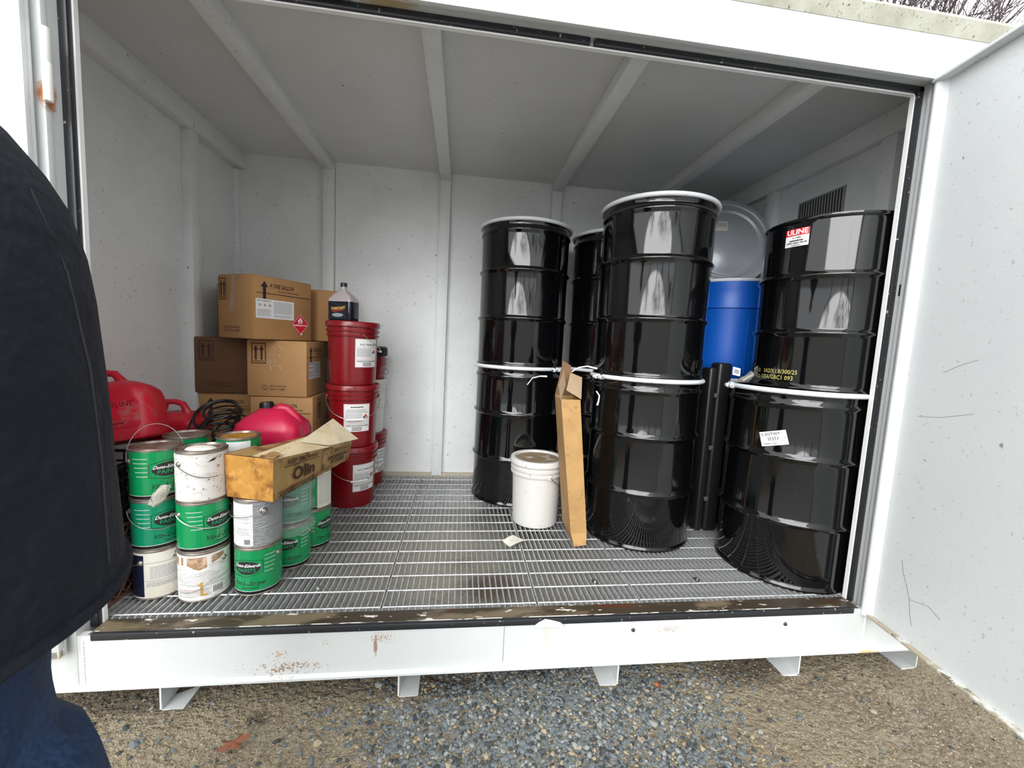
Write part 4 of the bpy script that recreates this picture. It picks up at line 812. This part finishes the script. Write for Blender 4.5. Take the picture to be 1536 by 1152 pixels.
o = part(None, 'plastic_bag', crumple(MB().loft(rings), 0.006, 60, 3), film_w, smooth=True, angle=30)
tag(o, 'small crumpled milky plastic bag stuck between the two leftmost can stacks', 'plastic bag')

# ------------------------------------------------------------------ fuel cans
def fuel_can(label, loc, rot, m, w=0.34, d=0.22, h=0.26, cap=True, lettering=True, spout=False, key='', hh=0.050, capx=-0.33, mound=False):
    t = thing('fuel_can', label, 'fuel can', loc, rot, 'red plastic fuel cans')
    rs = []
    for z, s, r in (((0.0, 0.94, 0.05), (0.012, 0.99, 0.055), (0.04, 1.0, 0.055), (h*0.60, 1.0, 0.055), (h*0.72, 0.93, 0.055), (h*0.84, 0.74, 0.05), (h*0.94, 0.50, 0.04), (h, 0.34, 0.025)) if mound else ((0.0, 0.94, 0.05), (0.012, 0.99, 0.055), (0.04, 1.0, 0.055), (h*0.70, 1.0, 0.055), (h*0.83, 0.95, 0.055), (h*0.93, 0.80, 0.05), (h, 0.55, 0.04))):
        rs.append(rrect(w/2*s, d/2*s, r, z, 6))
    part(t, 'can_body', MB().loft(rs), m, smooth=True, angle=60)
    hz = h+hh
    if mound: part(t, 'handle', MB().tube([(w*0.05, 0, h*0.93), (w*0.13, 0, h+0.004), (w*0.22, 0, h-0.003), (w*0.33, 0, h*0.86), (w*0.42, 0, h*0.66), (w*0.45, 0, h*0.52)], [0.03, 0.024, 0.021, 0.020, 0.023, 0.03], 14), m, smooth=True)
    else: part(t, 'handle', MB().tube([(-w*0.38, 0, h*0.85), (-w*0.35, 0, h+0.01), (-w*0.27, 0, hz), (-w*0.10, 0, hz+0.002), (w*0.04, 0, hz-0.008), (w*0.12, 0, h+0.002), (w*0.17, 0, h*0.9)], [0.02, 0.018, 0.015, 0.014, 0.015, 0.018, 0.02], 12), m, smooth=True)
    if cap:
        q = MB().lathe([(0.030, -0.01), (0.030, 0.038), (0.027, 0.042), (0, 0.042)], 28)
        for k in range(22): q.box(0.029, 0.032, -0.0018, 0.0018, -0.006, 0.034, Matrix.Rotation(2*PI*k/22, 4, 'Z'))
        part(t, 'screw_cap', q, black_plastic, label='black ribbed screw cap', loc=(w*capx, 0.0, h*0.95), rot=(0, rad(-6), 0), smooth=True)
        part(t, 'filler_neck', MB().lathe([(0.036, -0.05), (0.028, 0.0), (0.028, 0.01)], 24), m, loc=(w*capx, 0.0, h*0.95), smooth=True)
    if spout: part(t, 'spout', MB().tube([(-w*0.36, 0, h*0.90), (-w*0.37, 0, h+0.06), (-w*0.36, 0.0, h+0.17)], [0.030, 0.022, 0.015], 14), m, smooth=True)
    if lettering:
        q = part(t, 'raised_panel', MB().loft([rrect(w*0.36, h*0.24, 0.02, 0.0, 4), rrect(w*0.36, h*0.24, 0.02, 0.003, 4), rrect(w*0.345, h*0.225, 0.018, 0.0045, 4)]), m, loc=(0.012, -d/2+0.001, h*0.43), rot=(PI/2, 0, 0), smooth=True, angle=30)
        part(q, 'lettering', Print().text('GASOLINE', 0.022, h*0.14, 0.029, 0.004, sx=1.0).lines(-w*0.25, w*0.20, -h*0.19, -h*0.13, 1, 0.4, 3).on_plane((0, 0, 0.0050), (1, 0, 0), (0, 1, 0)), gas_ink, label='dark embossed GASOLINE')
    return t
fuel_can('large red gasoline can tilted on the black crate by the left wall', (-0.172, 0.310, 0.548), (rad(-14), rad(-9), rad(16)), gas_red, w=0.295, d=0.21, h=0.245, cap=False, spout=True)
fuel_can('crimson fuel can with a black ribbed cap, between the cartons and the old box', (0.268, 0.665, 0.388), (0, 0, rad(-4)), gas_red2, w=0.315, d=0.22, h=0.262, lettering=False, capx=-0.10, mound=True)
fuel_can('red fuel can almost hidden behind the black hoses', (-0.205, 0.735, 0.388), (0, 0, rad(-4)), gas_red, w=0.25, d=0.18, h=0.215, cap=False, lettering=False)
# hoses
hs = thing('hose_coil', 'tangled coil of thin black hose lying in front of the cartons', 'hose', (0.018, 0.655, 0.42))
R5 = random.Random(11)
for k in range(12):
    rx, ry = R5.uniform(0.055, 0.085), R5.uniform(0.07, 0.12); cx, cy, cz = R5.uniform(-0.02, 0.02), R5.uniform(-0.02, 0.04), 0.03+0.017*k
    tx, ty = R5.uniform(0.1, 1.0), R5.uniform(-0.6, 0.6)
    pts = []
    for j in range(36):
        a = 2*PI*j/36; x = rx*1.15*math.cos(a); y = ry*math.sin(a); pts.append((cx+x, cy+y, max(0.008, cz+x*ty*0.5+y*tx*0.8)))
    part(hs, 'hose_loop', MB().tube(pts, 0.0065 if k % 2 else 0.0045, 8, True), hose_m, smooth=True)

# ------------------------------------------------------------------ long open carton between the drums
lc = thing('long_carton', 'tall narrow open cardboard carton standing between the drum stacks', 'box', (0, 0, 0))
b0 = [Vector(p) for p in ((1.800, 0.490, 0.062), (1.884, 0.487, 0.066), (1.890, 0.640, 0.06), (1.795, 0.650, 0.06))]
t0 = [Vector(p) for p in ((1.706, 0.500, 0.765), (1.806, 0.498, 0.765), (1.815, 0.660, 0.765), (1.712, 0.665, 0.765))]
mid = [b0[i]*0.5+t0[i]*0.5+Vector((0.004*(-1)**i, 0, 0)) for i in range(4)]
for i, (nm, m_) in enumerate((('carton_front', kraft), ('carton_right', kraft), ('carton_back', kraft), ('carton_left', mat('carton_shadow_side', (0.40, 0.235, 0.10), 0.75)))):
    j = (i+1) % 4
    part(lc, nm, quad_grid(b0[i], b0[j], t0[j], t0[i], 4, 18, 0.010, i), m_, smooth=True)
btm = [Vector(p) for p in ((1.815, 0.462, 0.003), (1.880, 0.470, 0.006), (1.872, 0.60, 0.003), (1.815, 0.60, 0.003))]
part(lc, 'bottom_flap', MB().add([b0[0]+Vector((0, -.001, 0)), b0[1]+Vector((0, -.001, 0)), btm[1], btm[0], btm[2], btm[3], b0[2], b0[3]], [(0, 1, 2, 3), (3, 2, 4, 5), (1, 6, 4, 2), (0, 3, 5, 7)]), kraft)
def flap(a, b, c, d, m_): part(lc, 'top_flap', MB().add([a, b, c, d, a+Vector((0.001, 0.002, 0)), b+Vector((0.001, 0.002, 0)), c+Vector((0.001, 0.002, 0)), d+Vector((0.001, 0.002, 0))], [(0, 1, 2, 3), (7, 6, 5, 4), (0, 4, 5, 1), (1, 5, 6, 2), (2, 6, 7, 3), (3, 7, 4, 0)]), m_)
flap(Vector((1.811, 0.500, 0.768)), Vector((1.844, 0.620, 0.871)), Vector((1.774, 0.600, 0.895)), Vector((1.731, 0.502, 0.812)), kraft_in)
flap(Vector((1.704, 0.500, 0.760)), Vector((1.712, 0.600, 0.829)), Vector((1.737, 0.600, 0.911)), Vector((1.725, 0.500, 0.838)), kraft_in)
flap(t0[3], t0[2], Vector((1.790, 0.665, 0.93)), Vector((1.745, 0.660, 0.955)), mat('flap_brown', (0.20, 0.11, 0.055), 0.8))
# bits of white strap
for pts, nm in (([(1.60, 0.93, 0.79), (1.625, 0.90, 0.835), (1.66, 0.86, 0.85), (1.70, 0.84, 0.852)], 'white plastic strap end sticking out left of the long carton'),
                ([(1.895, 0.52, 0.81), (1.905, 0.50, 0.79), (1.896, 0.48, 0.765), (1.887, 0.47, 0.745)], 'white strap end hanging right of the long carton'),
                ([(1.78, 0.60, 0.90), (1.81, 0.58, 0.925), (1.85, 0.56, 0.935), (1.90, 0.55, 0.925)], 'thin white wire looping over the top of the long carton')):
    o = part(None, 'strap_end', MB().tube(pts, [0.003, 0.003, 0.0035, 0.005], 6), white_ink, smooth=True); tag(o, nm, 'strap', group='white strap ends')
# note on the grating
nv = [(1.447, 0.521), (1.479, 0.458), (1.575, 0.526), (1.512, 0.587)]
nm_ = MB(); vs = []
for j in range(5):
    for i in range(7):
        a, b, c_, d = [Vector((*p, 0.004)) for p in nv]; p = quadpt(a, b, c_, d, j/4, i/6); p.z += 0.006*math.sin(PI*i/6)+0.003*(j-2)**2/4; vs.append(p)
nm_.add(vs, [(j*7+i, j*7+i+1, (j+1)*7+i+1, (j+1)*7+i) for j in range(4) for i in range(6)])
o = part(None, 'paper_note', nm_, mat('cream_paper', (0.80, 0.79, 0.70), 0.6), smooth=True); tag(o, 'small cream paper slip lying loose on the grating before the white pail', 'paper')
part(o, 'lettering', Print().text('NO. 12', 0, 0, 0.014, 0.0).on_plane((1.505, 0.515, 0.0115), (0.84, -0.2, 0), (0.5, 0.84, 0)), ink_grey)
# film with labels on the right lower drum ring
o = part(None, 'plastic_film', crumple(MB().loft([[(2.60+0.12*u+0.010*math.cos(t), 0.40+0.02*u+0.035*math.cos(t), 0.905+0.050*u+(0.010+0.02*u)*math.sin(t)) for t in [2*PI*k/14 for k in range(14)]] for u in [j/6 for j in range(7)]]), 0.010, 30, 5), film_w, smooth=True, angle=30)
tag(o, 'crumpled white plastic film tucked on the ring of the right lower drum', 'plastic film')
o = part(None, 'barcode_tag', MB().add([(2.606, 0.47, 0.930), (2.648, 0.47, 0.922), (2.655, 0.48, 0.962), (2.613, 0.48, 0.970), (2.606, 0.472, 0.930), (2.648, 0.472, 0.922), (2.655, 0.482, 0.962), (2.613, 0.482, 0.970)], [(0, 1, 2, 3), (7, 6, 5, 4), (0, 4, 5, 1), (1, 5, 6, 2), (2, 6, 7, 3), (3, 7, 4, 0)]), paper)
tag(o, 'white barcode tag standing up before the blue drum', 'tag')
pr = Print()
for k in range(9): pr.rect(-0.014+k*0.0032, -0.0125+k*0.0032, -0.012, 0.012)
part(o, 'barcode', pr.on_plane((2.630, 0.4735, 0.946), (1, 0, -0.18), (0.15, 0.24, 0.95)), ink)

# ------------------------------------------------------------------ person at the left
GZ = -0.30
pe = thing('person', 'person in dark navy jacket and blue jeans at the left edge, turned away', 'person', (0.30, -0.86, GZ))
OFF = Vector((-0.30, 0.86, -GZ))
def skin(name, chains, m, sub=2, root=0, label=None, parent=None):
    vs = []; es = []; rs = []
    for ch in chains:
        prev = None
        for it in ch:
            if isinstance(it, int): prev = it; continue
            p, r = it; vs.append(Vector(p)+OFF); rs.append(r)
            if prev is not None: es.append((prev, len(vs)-1))
            prev = len(vs)-1
    me = bpy.data.meshes.new(name); me.from_pydata(vs, es, []); o = bpy.data.objects.new(name, me); COL.objects.link(o)
    md = o.modifiers.new('s', 'SKIN'); md.use_smooth_shade = True
    for i, r in enumerate(rs):
        q = me.skin_vertices[0].data[i]; q.radius = r if isinstance(r, tuple) else (r, r); q.use_root = (i == root)
    sd = o.modifiers.new('d', 'SUBSURF'); sd.levels = sub; sd.render_levels = sub
    bpy.context.view_layer.update()
    m2 = bpy.data.meshes.new_from_object(o.evaluated_get(bpy.context.evaluated_depsgraph_get())); m2.name = name
    o.modifiers.clear(); o.data = m2; m2.materials.clear(); m2.materials.append(m); m2.shade_smooth(); bpy.data.meshes.remove(me)
    o.parent = parent or pe
    if label: o['label'] = label
    return o
# body: one continuous figure
hx = 0.427; by = -1.0
body = skin('body', [
    [((hx, by, 0.58), (0.13, 0.10)), ((hx, by, 0.80), (0.13, 0.10)), ((hx, by, 1.05), (0.15, 0.11)), ((hx, by, 1.22), (0.12, 0.09)), ((hx, by+0.01, 1.34), (0.06, 0.06)), ((hx, by+0.03, 1.42), (0.055, 0.06)), ((hx, by+0.05, 1.52), (0.075, 0.09)), ((hx, by+0.05, 1.61), (0.07, 0.085))],
    [3, ((hx+0.17, by, 1.22), 0.055), ((hx+0.21, by+0.02, 0.94), 0.045), ((hx+0.15, by+0.24, 0.80), 0.035), ((hx+0.11, by+0.31, 0.79), 0.028)],
    [3, ((hx-0.17, by, 1.22), 0.055), ((hx-0.21, by+0.02, 0.94), 0.045), ((hx-0.15, by+0.24, 0.80), 0.035), ((hx-0.11, by+0.31, 0.79), 0.028)],
    [0, ((hx+0.10, by, 0.46), 0.075), ((hx+0.12, by+0.02, 0.14), 0.055), ((hx+0.11, by, -0.20), 0.038)],
    [0, ((hx-0.10, by, 0.46), 0.075), ((hx-0.12, by+0.02, 0.14), 0.055), ((hx-0.11, by, -0.20), 0.038)]], skin_m, root=0)
for s in (1, -1):      # hands: palm, four fingers and a thumb, loosely curled in front of the body
    wx, wy, wz = hx+0.11*s, by+0.33, 0.79; ch_ = [[((wx, wy, wz), (0.026, 0.018)), ((wx-0.035*s, wy+0.02, wz-0.005), (0.034, 0.016)), ((wx-0.065*s, wy+0.03, wz-0.012), (0.034, 0.014))]]
    h = skin('hand', ch_, skin_m)
    for k, l in enumerate((0.068, 0.078, 0.072, 0.055)):
        z = wz+0.018-0.017*k; x = wx-0.068*s; y = wy+0.032
        f = skin('finger', [[((x+0.01*s, y, z), 0.009), ((x-l*0.4*s, y+0.004, z), 0.0085), ((x-l*0.72*s, y-0.012, z-0.004), 0.0075), ((x-l*0.85*s, y-0.032, z-0.006), 0.0065)]], skin_m, sub=1, parent=h)
    skin('thumb', [[((wx-0.012*s, wy+0.015, wz+0.020), 0.011), ((wx-0.035*s, wy+0.002, wz+0.045), 0.0095), ((wx-0.062*s, wy+0.002, wz+0.052), 0.008)]], skin_m, sub=1, parent=h)
# face and hair (the person looks into the container)
HC = Vector((hx, by+0.05, 1.57))+OFF
fc = part(pe, 'nose', MB().loft([[(HC.x+a, HC.y+b, HC.z+c) for a, b, c in ((-0.008, 0.088, 0.025), (0.008, 0.088, 0.025), (0.0, 0.096, 0.022))], [(HC.x+a, HC.y+b, HC.z+c) for a, b, c in ((-0.015, 0.088, -0.02), (0.015, 0.088, -0.02), (0.0, 0.115, -0.016))]]), skin_m, smooth=True)
for s in (-1, 1):
    part(pe, 'eye', MB().lathe([(0, -0.011), (0.008, -0.008), (0.0115, 0), (0.008, 0.008), (0, 0.011)], 14, Matrix.Translation(HC+Vector((0.03*s, 0.084, 0.028)))), mat('eye_white', (0.7, 0.7, 0.68), 0.2), smooth=True)
    part(pe, 'ear', MB().lathe([(0, -0.03), (0.010, -0.022), (0.013, 0), (0.011, 0.022), (0, 0.030)], 12, Matrix.Translation(HC+Vector((0.076*s, 0.0, 0.0)))), skin_m, smooth=True)
part(pe, 'mouth', MB().tube([HC+Vector((-0.022, 0.086, -0.048)), HC+Vector((0, 0.092, -0.047)), HC+Vector((0.022, 0.086, -0.048))], 0.004, 6), mat('lips', (0.4, 0.16, 0.14), 0.5), smooth=True)
hr = []
for k in range(9):
    t_ = k/8; z = HC.z+0.118-0.175*t_; r_ = 0.090*math.sqrt(max(0.02, 1-(max(0, 0.75-t_)/0.78)**2))
    hr.append([(HC.x+r_*0.92*math.cos(a), HC.y-0.012+(r_*1.12)*math.sin(a)*(1.0 if math.sin(a) < 0 else max(0.1, 0.95-0.9*max(0, t_-0.3)*1.3)), z) for a in [2*PI*j/28 for j in range(28)]])
part(pe, 'hair', MB().loft(hr), hair_m, smooth=True)
# jacket: lofted shell following the outline, hem slanting up to the right
xc, yc = 0.427, -1.007
rows = [(1.44, 0.26), (1.42, 0.29), (1.38, 0.38), (1.34, 0.50), (1.30, 0.635), (1.26, 0.753), (1.22, 0.835), (1.18, 0.892), (1.12, 0.933), (1.06, 0.953), (1.0, 0.964), (0.94, 0.975), (0.88, 0.983), (0.82, 0.988), (0.76, 0.997), (0.70, 1.004), (0.66, 1.006)]
rings = []
for z, sc in rows:
    ring_ = []
    for j in range(72):
        a = 2*PI*j/72; c_, s_ = math.cos(a), math.sin(a)
        vis = 1 if -1.9 < (a if a < PI else a-2*PI) < 0.1 else 0.6
        near = math.exp(-((((a-rad(35)+PI) % (2*PI))-PI)/0.45)**2)        # keeps the outline clean where it shows
        k_ = 1+(1-near)*(0.018*math.sin(5*a+z*7)*min(1, (1.45-z)*2)+0.010*math.sin(9*a-z*11+1)*min(1, (1.45-z)*2))
        ring_.append(Vector((xc+0.314*sc*c_*k_, yc+0.325*sc**1.3*s_*k_, z))+OFF)
    rings.append(ring_)
jk = part(pe, 'jacket', MB().loft(rings, cap=False), jacket_m, smooth=True, label='dark navy soft-shell jacket', angle=180)
hem = [p+Vector((0, 0, 0.0)) for p in rings[-1]]
part(jk, 'hem_band', MB().tube(hem, 0.009, 6, True), jacket_m, smooth=True)
def on_jacket(u0, pts):      # seams that follow the shell: (angle, row) pairs
    out = []
    for a, r in pts:
        i = min(int(r), len(rings)-2); f = r-i; j = (a/(2*PI)*72) % 72; j0 = int(j); g = j-j0
        P = [rings[ii][(j0+q) % 72] for ii in (i, i+1) for q in (0, 1)]
        out.append((P[0]*(1-g)+P[1]*g)*(1-f)+(P[2]*(1-g)+P[3]*g)*f)
    return out
for pts in ([(rad(-40), 3.5), (rad(-25), 5), (rad(-15), 6.5), (rad(-8), 8), (rad(-5), 10), (rad(-6), 12), (rad(-12), 14), (rad(-18), 15.5)], [(rad(12), 7), (rad(17), 8.5), (rad(20), 10.5), (rad(20), 12.5), (rad(19), 15)]):
    part(jk, 'seam', MB().tube(on_jacket(0, pts), 0.0022, 5), seam_m, smooth=True)
part(jk, 'collar', MB().lathe([(0.078, 1.42), (0.086, 1.42), (0.078, 1.475), (0.070, 1.475), (0.078, 1.42)], 32, Matrix.Translation(Vector((xc, yc, 0))+OFF)), jacket_m, smooth=True)
for s in (1, -1):      # cuffs come through the front of the jacket
    sk = skin('sleeve', [[((hx+0.19*s, by+0.02, 1.05), 0.055), ((hx+0.17*s, by+0.10, 0.88), 0.06), ((hx+0.14*s, by+0.25, 0.80), 0.048), ((hx+0.115*s, by+0.30, 0.79), 0.043)]], jacket_m)
# jeans: the outline of the nearer leg is crumpled behind the knee
jx = [(0.70, 0.657, 0.150, 0.15), (0.66, 0.658, 0.145, 0.15), (0.60, 0.655, 0.135, 0.145), (0.56, 0.653, 0.13, 0.14), (0.53, 0.653, 0.128, 0.135), (0.50, 0.655, 0.126, 0.13), (0.47, 0.658, 0.125, 0.128), (0.45, 0.664, 0.128, 0.130), (0.435, 0.684, 0.135, 0.135), (0.42, 0.707, 0.142, 0.138), (0.40, 0.716, 0.142, 0.138), (0.38, 0.721, 0.14, 0.136), (0.35, 0.728, 0.138, 0.134), (0.32, 0.731, 0.134, 0.13), (0.26, 0.724, 0.125, 0.12), (0.18, 0.700, 0.112, 0.11), (0.05, 0.67, 0.095, 0.095), (-0.10, 0.65, 0.085, 0.09), (-0.24, 0.645, 0.085, 0.092)]
def leg(sgn):
    rr = []
    for z, xr, hw, hd in jx:
        xr = xr if sgn > 0 else 0.854-xr; ring_ = []
        for j in range(56):
            a = 2*PI*j/56; near = math.exp(-((((a-rad(30)+PI) % (2*PI))-PI)/0.5)**2) if sgn > 0 else 0
            k_ = 1+(1-near)*(0.035*math.sin(3*a+z*38)+0.02*math.sin(6*a-z*60))
            ring_.append(Vector((xr-hw*sgn+hw*math.cos(a)*k_, -0.96+hd*math.sin(a)*k_, z))+OFF)
        rr.append(ring_)
    return rr
part(pe, 'jeans', MB().loft(leg(1)), jeans_m, smooth=True, label='crumpled blue denim jeans', angle=180)
part(pe, 'jeans', MB().loft(leg(-1)), jeans_m, smooth=True, angle=180)
part(pe, 'jeans', MB().loft([[Vector((xc+0.215*math.cos(a), -0.97+0.15*math.sin(a), z))+OFF for a in [2*PI*j/32 for j in range(32)]] for z in (0.50, 0.56, 0.68, 0.78)]), jeans_m, smooth=True)
for s in (1, -1):
    x0 = 0.56 if s > 0 else 0.294
    part(pe, 'boot', MB().loft([[Vector((x0+w_*math.cos(a), -0.93+l_*math.sin(a)+(0.0), z))+OFF for a in [2*PI*j/24 for j in range(24)]] for z, w_, l_ in ((-0.299, 0.052, 0.14), (-0.27, 0.054, 0.142), (-0.24, 0.050, 0.12), (-0.20, 0.046, 0.075), (-0.14, 0.045, 0.06))]), boot_m, smooth=True)

# ------------------------------------------------------------------ ground, gravel, leaf
gm = MB(); nx, ny = 170, 60; vs = []
for j in range(ny+1):
    for i in range(nx+1):
        x = -0.8+4.8*i/nx; y = -1.0+1.7*j/ny
        z = GZ+0.010*mnoise.noise(Vector((x*2.2, y*2.2, 0)))+0.006*mnoise.noise(Vector((x*9, y*9, 2)))+0.003*mnoise.noise(Vector((x*28, y*28, 5)))
        if j in (0, ny) or i in (0, nx): z = GZ
        vs.append((x, y, z))
gm.add(vs, [(j*(nx+1)+i, j*(nx+1)+i+1, (j+1)*(nx+1)+i+1, (j+1)*(nx+1)+i) for j in range(ny) for i in range(nx)])
gd = struct('ground', gm, dirt_m, 'tan dirt ground with gravel under the container edge', smooth=True, angle=180)
part(gd, 'far_ground', MB().add([(-60, -60, GZ-0.004), (60, -60, GZ-0.004), (60, -1.0, GZ-0.004), (-60, -1.0, GZ-0.004)], [(0, 1, 2, 3)]).add([(-60, 0.7, GZ-0.004), (60, 0.7, GZ-0.004), (60, 60, GZ-0.004), (-60, 60, GZ-0.004)], [(0, 1, 2, 3)]).add([(-60, -1, GZ-0.004), (-0.8, -1, GZ-0.004), (-0.8, 0.7, GZ-0.004), (-60, 0.7, GZ-0.004)], [(0, 1, 2, 3)]).add([(4.0, -1, GZ-0.004), (60, -1, GZ-0.004), (60, 0.7, GZ-0.004), (4.0, 0.7, GZ-0.004)], [(0, 1, 2, 3)]), mat('grey_gravel_yard', (0.25, 0.245, 0.23), 0.9, noise=[(3, 0.4, 0.7, (0.19, 0.18, 0.165))]))
RS = random.Random(21)
def gravel_density(x, y):          # how thickly stones lie: a bluish gravel patch in the middle
    c = math.exp(-(((x-1.62)/0.62)**2)*1.3)*min(1, max(0.0, (0.18-y)/0.32)+0.25)
    c = max(c, 0.85*math.exp(-((x-1.3)/0.42)**2)*(1 if y < -0.1 else 0.45))
    n_ = 0.5+0.9*mnoise.noise(Vector((x*4, y*4, 9)))
    return max(0.035 if x < 2.2 else 0.012, min(1.0, c*1.2-0.12+0.3*(n_-0.5)))
def stone_geo(R):
    bm = bmesh.new(); bmesh.ops.create_icosphere(bm, subdivisions=1, radius=1)
    ax = Vector((R.uniform(0.75, 1.15), R.uniform(0.55, 0.9), R.uniform(0.3, 0.6)))
    for v in bm.verts: v.co = Vector((v.co.x*ax.x, v.co.y*ax.y, v.co.z*ax.z))*R.uniform(0.78, 1.12)
    vs = [v.co.copy() for v in bm.verts]; fs = [tuple(v.index for v in f.verts) for f in bm.faces]; bm.free(); return vs, fs
shapes = [stone_geo(RS) for _ in range(10)]
stone_me = []
for i, (vs, fs) in enumerate(shapes):
    for j, m_ in enumerate(stone_mats):
        me = bpy.data.meshes.new('stone'); me.from_pydata(vs, [], fs); me.materials.append(m_); stone_me.append((me, j))
def gz(x, y): return GZ+0.010*mnoise.noise(Vector((x*2.2, y*2.2, 0)))+0.006*mnoise.noise(Vector((x*9, y*9, 2)))
def colour_pick(): 
    u = RS.random(); return 0 if u < 0.62 else 1 if u < 0.82 else 2 if u < 0.94 else 3
n = 0
while n < 300:
    x, y = RS.uniform(0.0, 3.1), RS.uniform(-0.45, 0.10)
    if y > -0.10 and any(-0.02 < (x-lx_)*sd_ < 0.10 for lx_, sd_ in ((0.206, 1), (1.010, 1), (1.865, -1), (2.663, -1))): continue
    if RS.random() > gravel_density(x, y)*1.0+0.03: continue
    c_ = colour_pick(); me = RS.choice([m for m, j in stone_me if j == c_]); s_ = RS.uniform(0.010, 0.019)
    if x > 2.2: s_ *= 0.8
    o = bpy.data.objects.new('stone', me); COL.objects.link(o); o.parent = gd; o.location = (x, y, gz(x, y)+s_*0.12); o.scale = (s_, s_, s_); o.rotation_euler = (RS.uniform(-.5, .5), RS.uniform(-.5, .5), RS.uniform(0, 6.3)); n += 1
beds = [MB() for _ in stone_mats]
n = 0
while n < 15000:
    x, y = RS.uniform(-0.1, 3.4), RS.uniform(-0.60, 0.40)
    if y > -0.085 and any(-0.01 < (x-lx_)*sd_ < 0.085 for lx_, sd_ in ((0.206, 1), (1.010, 1), (1.865, -1), (2.663, -1))): continue
    if RS.random() > gravel_density(x, y)**1.1: continue
    vs, fs = RS.choice(shapes); s_ = RS.uniform(0.0030, 0.0098)
    if RS.random() < 0.15: s_ *= 1.4
    M_ = Matrix.Translation((x, y, gz(x, y)+s_*0.15)) @ Matrix.Rotation(RS.uniform(0, 6.3), 4, 'Z') @ Matrix.Rotation(RS.uniform(-.6, .6), 4, 'X') @ Matrix.Scale(s_, 4)
    beds[colour_pick()].add(vs, fs, M_); n += 1
clod = MB(); clod2 = MB(); n = 0
while n < 9000:
    x, y = RS.uniform(-0.1, 3.4), RS.uniform(-0.55, 0.35)
    vs, fs = RS.choice(shapes); s_ = RS.uniform(0.0016, 0.0048)
    M_ = Matrix.Translation((x, y, gz(x, y)+s_*0.05)) @ Matrix.Rotation(RS.uniform(0, 6.3), 4, 'Z') @ Matrix.Scale(s_, 4)
    (clod if RS.random() < 0.6 else clod2).add(vs, fs, M_); n += 1
for b_, m_ in list(zip(beds, stone_mats))+[(clod, mat('dirt_clods', (0.42, 0.355, 0.245), 0.95)), (clod2, mat('dark_dirt_clods', (0.17, 0.13, 0.085), 0.95))]:
    me = bpy.data.meshes.new('gravel'); me.from_pydata(b_.v, [], b_.f); me.materials.append(m_)
    o = bpy.data.objects.new('gravel', me); COL.objects.link(o); o.parent = gd; o['kind'] = 'stuff'
lf = []
for k in range(28):
    a = 2*PI*k/28; r_ = 0.026*(1+0.35*math.cos(5*a+0.6)+0.12*math.cos(11*a)); lf.append((r_*1.35*math.cos(a), r_*0.85*math.sin(a), 0.006*math.cos(2*a)+0.004*math.sin(3*a)))
LFm = MB().add([(0, 0, 0.004)]+lf, [(0, k+1, (k+1) % 28+1) for k in range(28)]).tube([(-0.035, 0, 0.002), (-0.055, -0.006, 0.0)], 0.0012, 5)
o = part(None, 'fallen_leaf', LFm, leaf_m, loc=(0.525, -0.225, GZ+0.022), rot=(0, 0, rad(25))); tag(o, 'dry reddish-brown oak leaf on the dirt left of the gravel', 'leaf')
o = part(None, 'fallen_leaf', LFm, mat('orange_leaf', (0.36, 0.10, 0.03), 0.7), loc=(2.02, -0.10, GZ+0.018), rot=(0.3, 0, rad(100))); o.scale = (0.45, 0.45, 0.45); tag(o, 'tiny orange leaf scrap among the gravel, below the third skid leg', 'leaf')

# ------------------------------------------------------------------ bare trees beyond the roof
def make_tree(R, H):
    m = MB()
    def grow(p, d, L, r, lvl):
        if lvl == 0 or r < 0.004: pass
        n = 5; pts = [p.copy()]; rr = [r]
        for k in range(n):
            d = (d+Vector((R.uniform(-1, 1), R.uniform(-1, 1), R.uniform(-0.5, 0.8)))*0.16).normalized(); pts.append(pts[-1]+d*L/n); rr.append(r*(1-0.5*(k+1)/n))
        m.tube(pts, rr, 6 if lvl > 2 else 4 if lvl > 1 else 3)
        if lvl > 0:
            for k in range(3 if lvl == 5 else 3 if lvl > 1 else 5):
                i = R.randint(2, n); nd = (d+Vector((R.uniform(-1, 1), R.uniform(-1, 1), R.uniform(-0.3, 0.7)))*0.85).normalized()
                grow(pts[i], nd, L*R.uniform(0.55, 0.8), rr[i]*0.72, lvl-1)
            grow(pts[-1], d, L*0.72, rr[-1], lvl-1)
    grow(Vector((0, 0, 0)), Vector((0, 0, 1)), H*0.30, H*0.018, 5)
    return m
tms = [make_tree(random.Random(5), 11.5), make_tree(random.Random(8), 11.0), make_tree(random.Random(13), 12.0)]
for i, (x, y, lab, k) in enumerate(((7.9, 4.4, 'bare tree over the right end of the roof, right against the door edge', 0), (7.4, 5.6, 'bare tree above the roof lip, left of the one by the door edge', 1), (10.4, 4.6, 'bare tree mostly behind the open right door', 2), (10.2, 7.0, 'bare tree standing farthest back beyond the roof corner', 2))):
    t = thing('bare_tree', lab, 'tree', (x, y, GZ-0.01), rad(40*i), 'bare trees beyond the container')
    part(t, 'trunk_and_branches', lambda: tms[k], bark, key='tree%d' % k)
for i, (x, y) in enumerate(((-11, -19), (-5.2, -21), (-0.9, -18), (3.6, -20.5), (8.2, -19), (12.8, -21), (17.0, -19))):      # woods across the yard, mirrored in the drums
    t = thing('bare_tree', 'bare tree in the yard opposite the container, a dark streak mirrored in the drums', 'tree', (x, y, GZ-0.01), rad(50*i), 'bare trees mirrored in the drums')
    part(t, 'trunk_and_branches', lambda: tms[i % 3], bark, key='tree%d' % (i % 3))
bpy.context.view_layer.update()
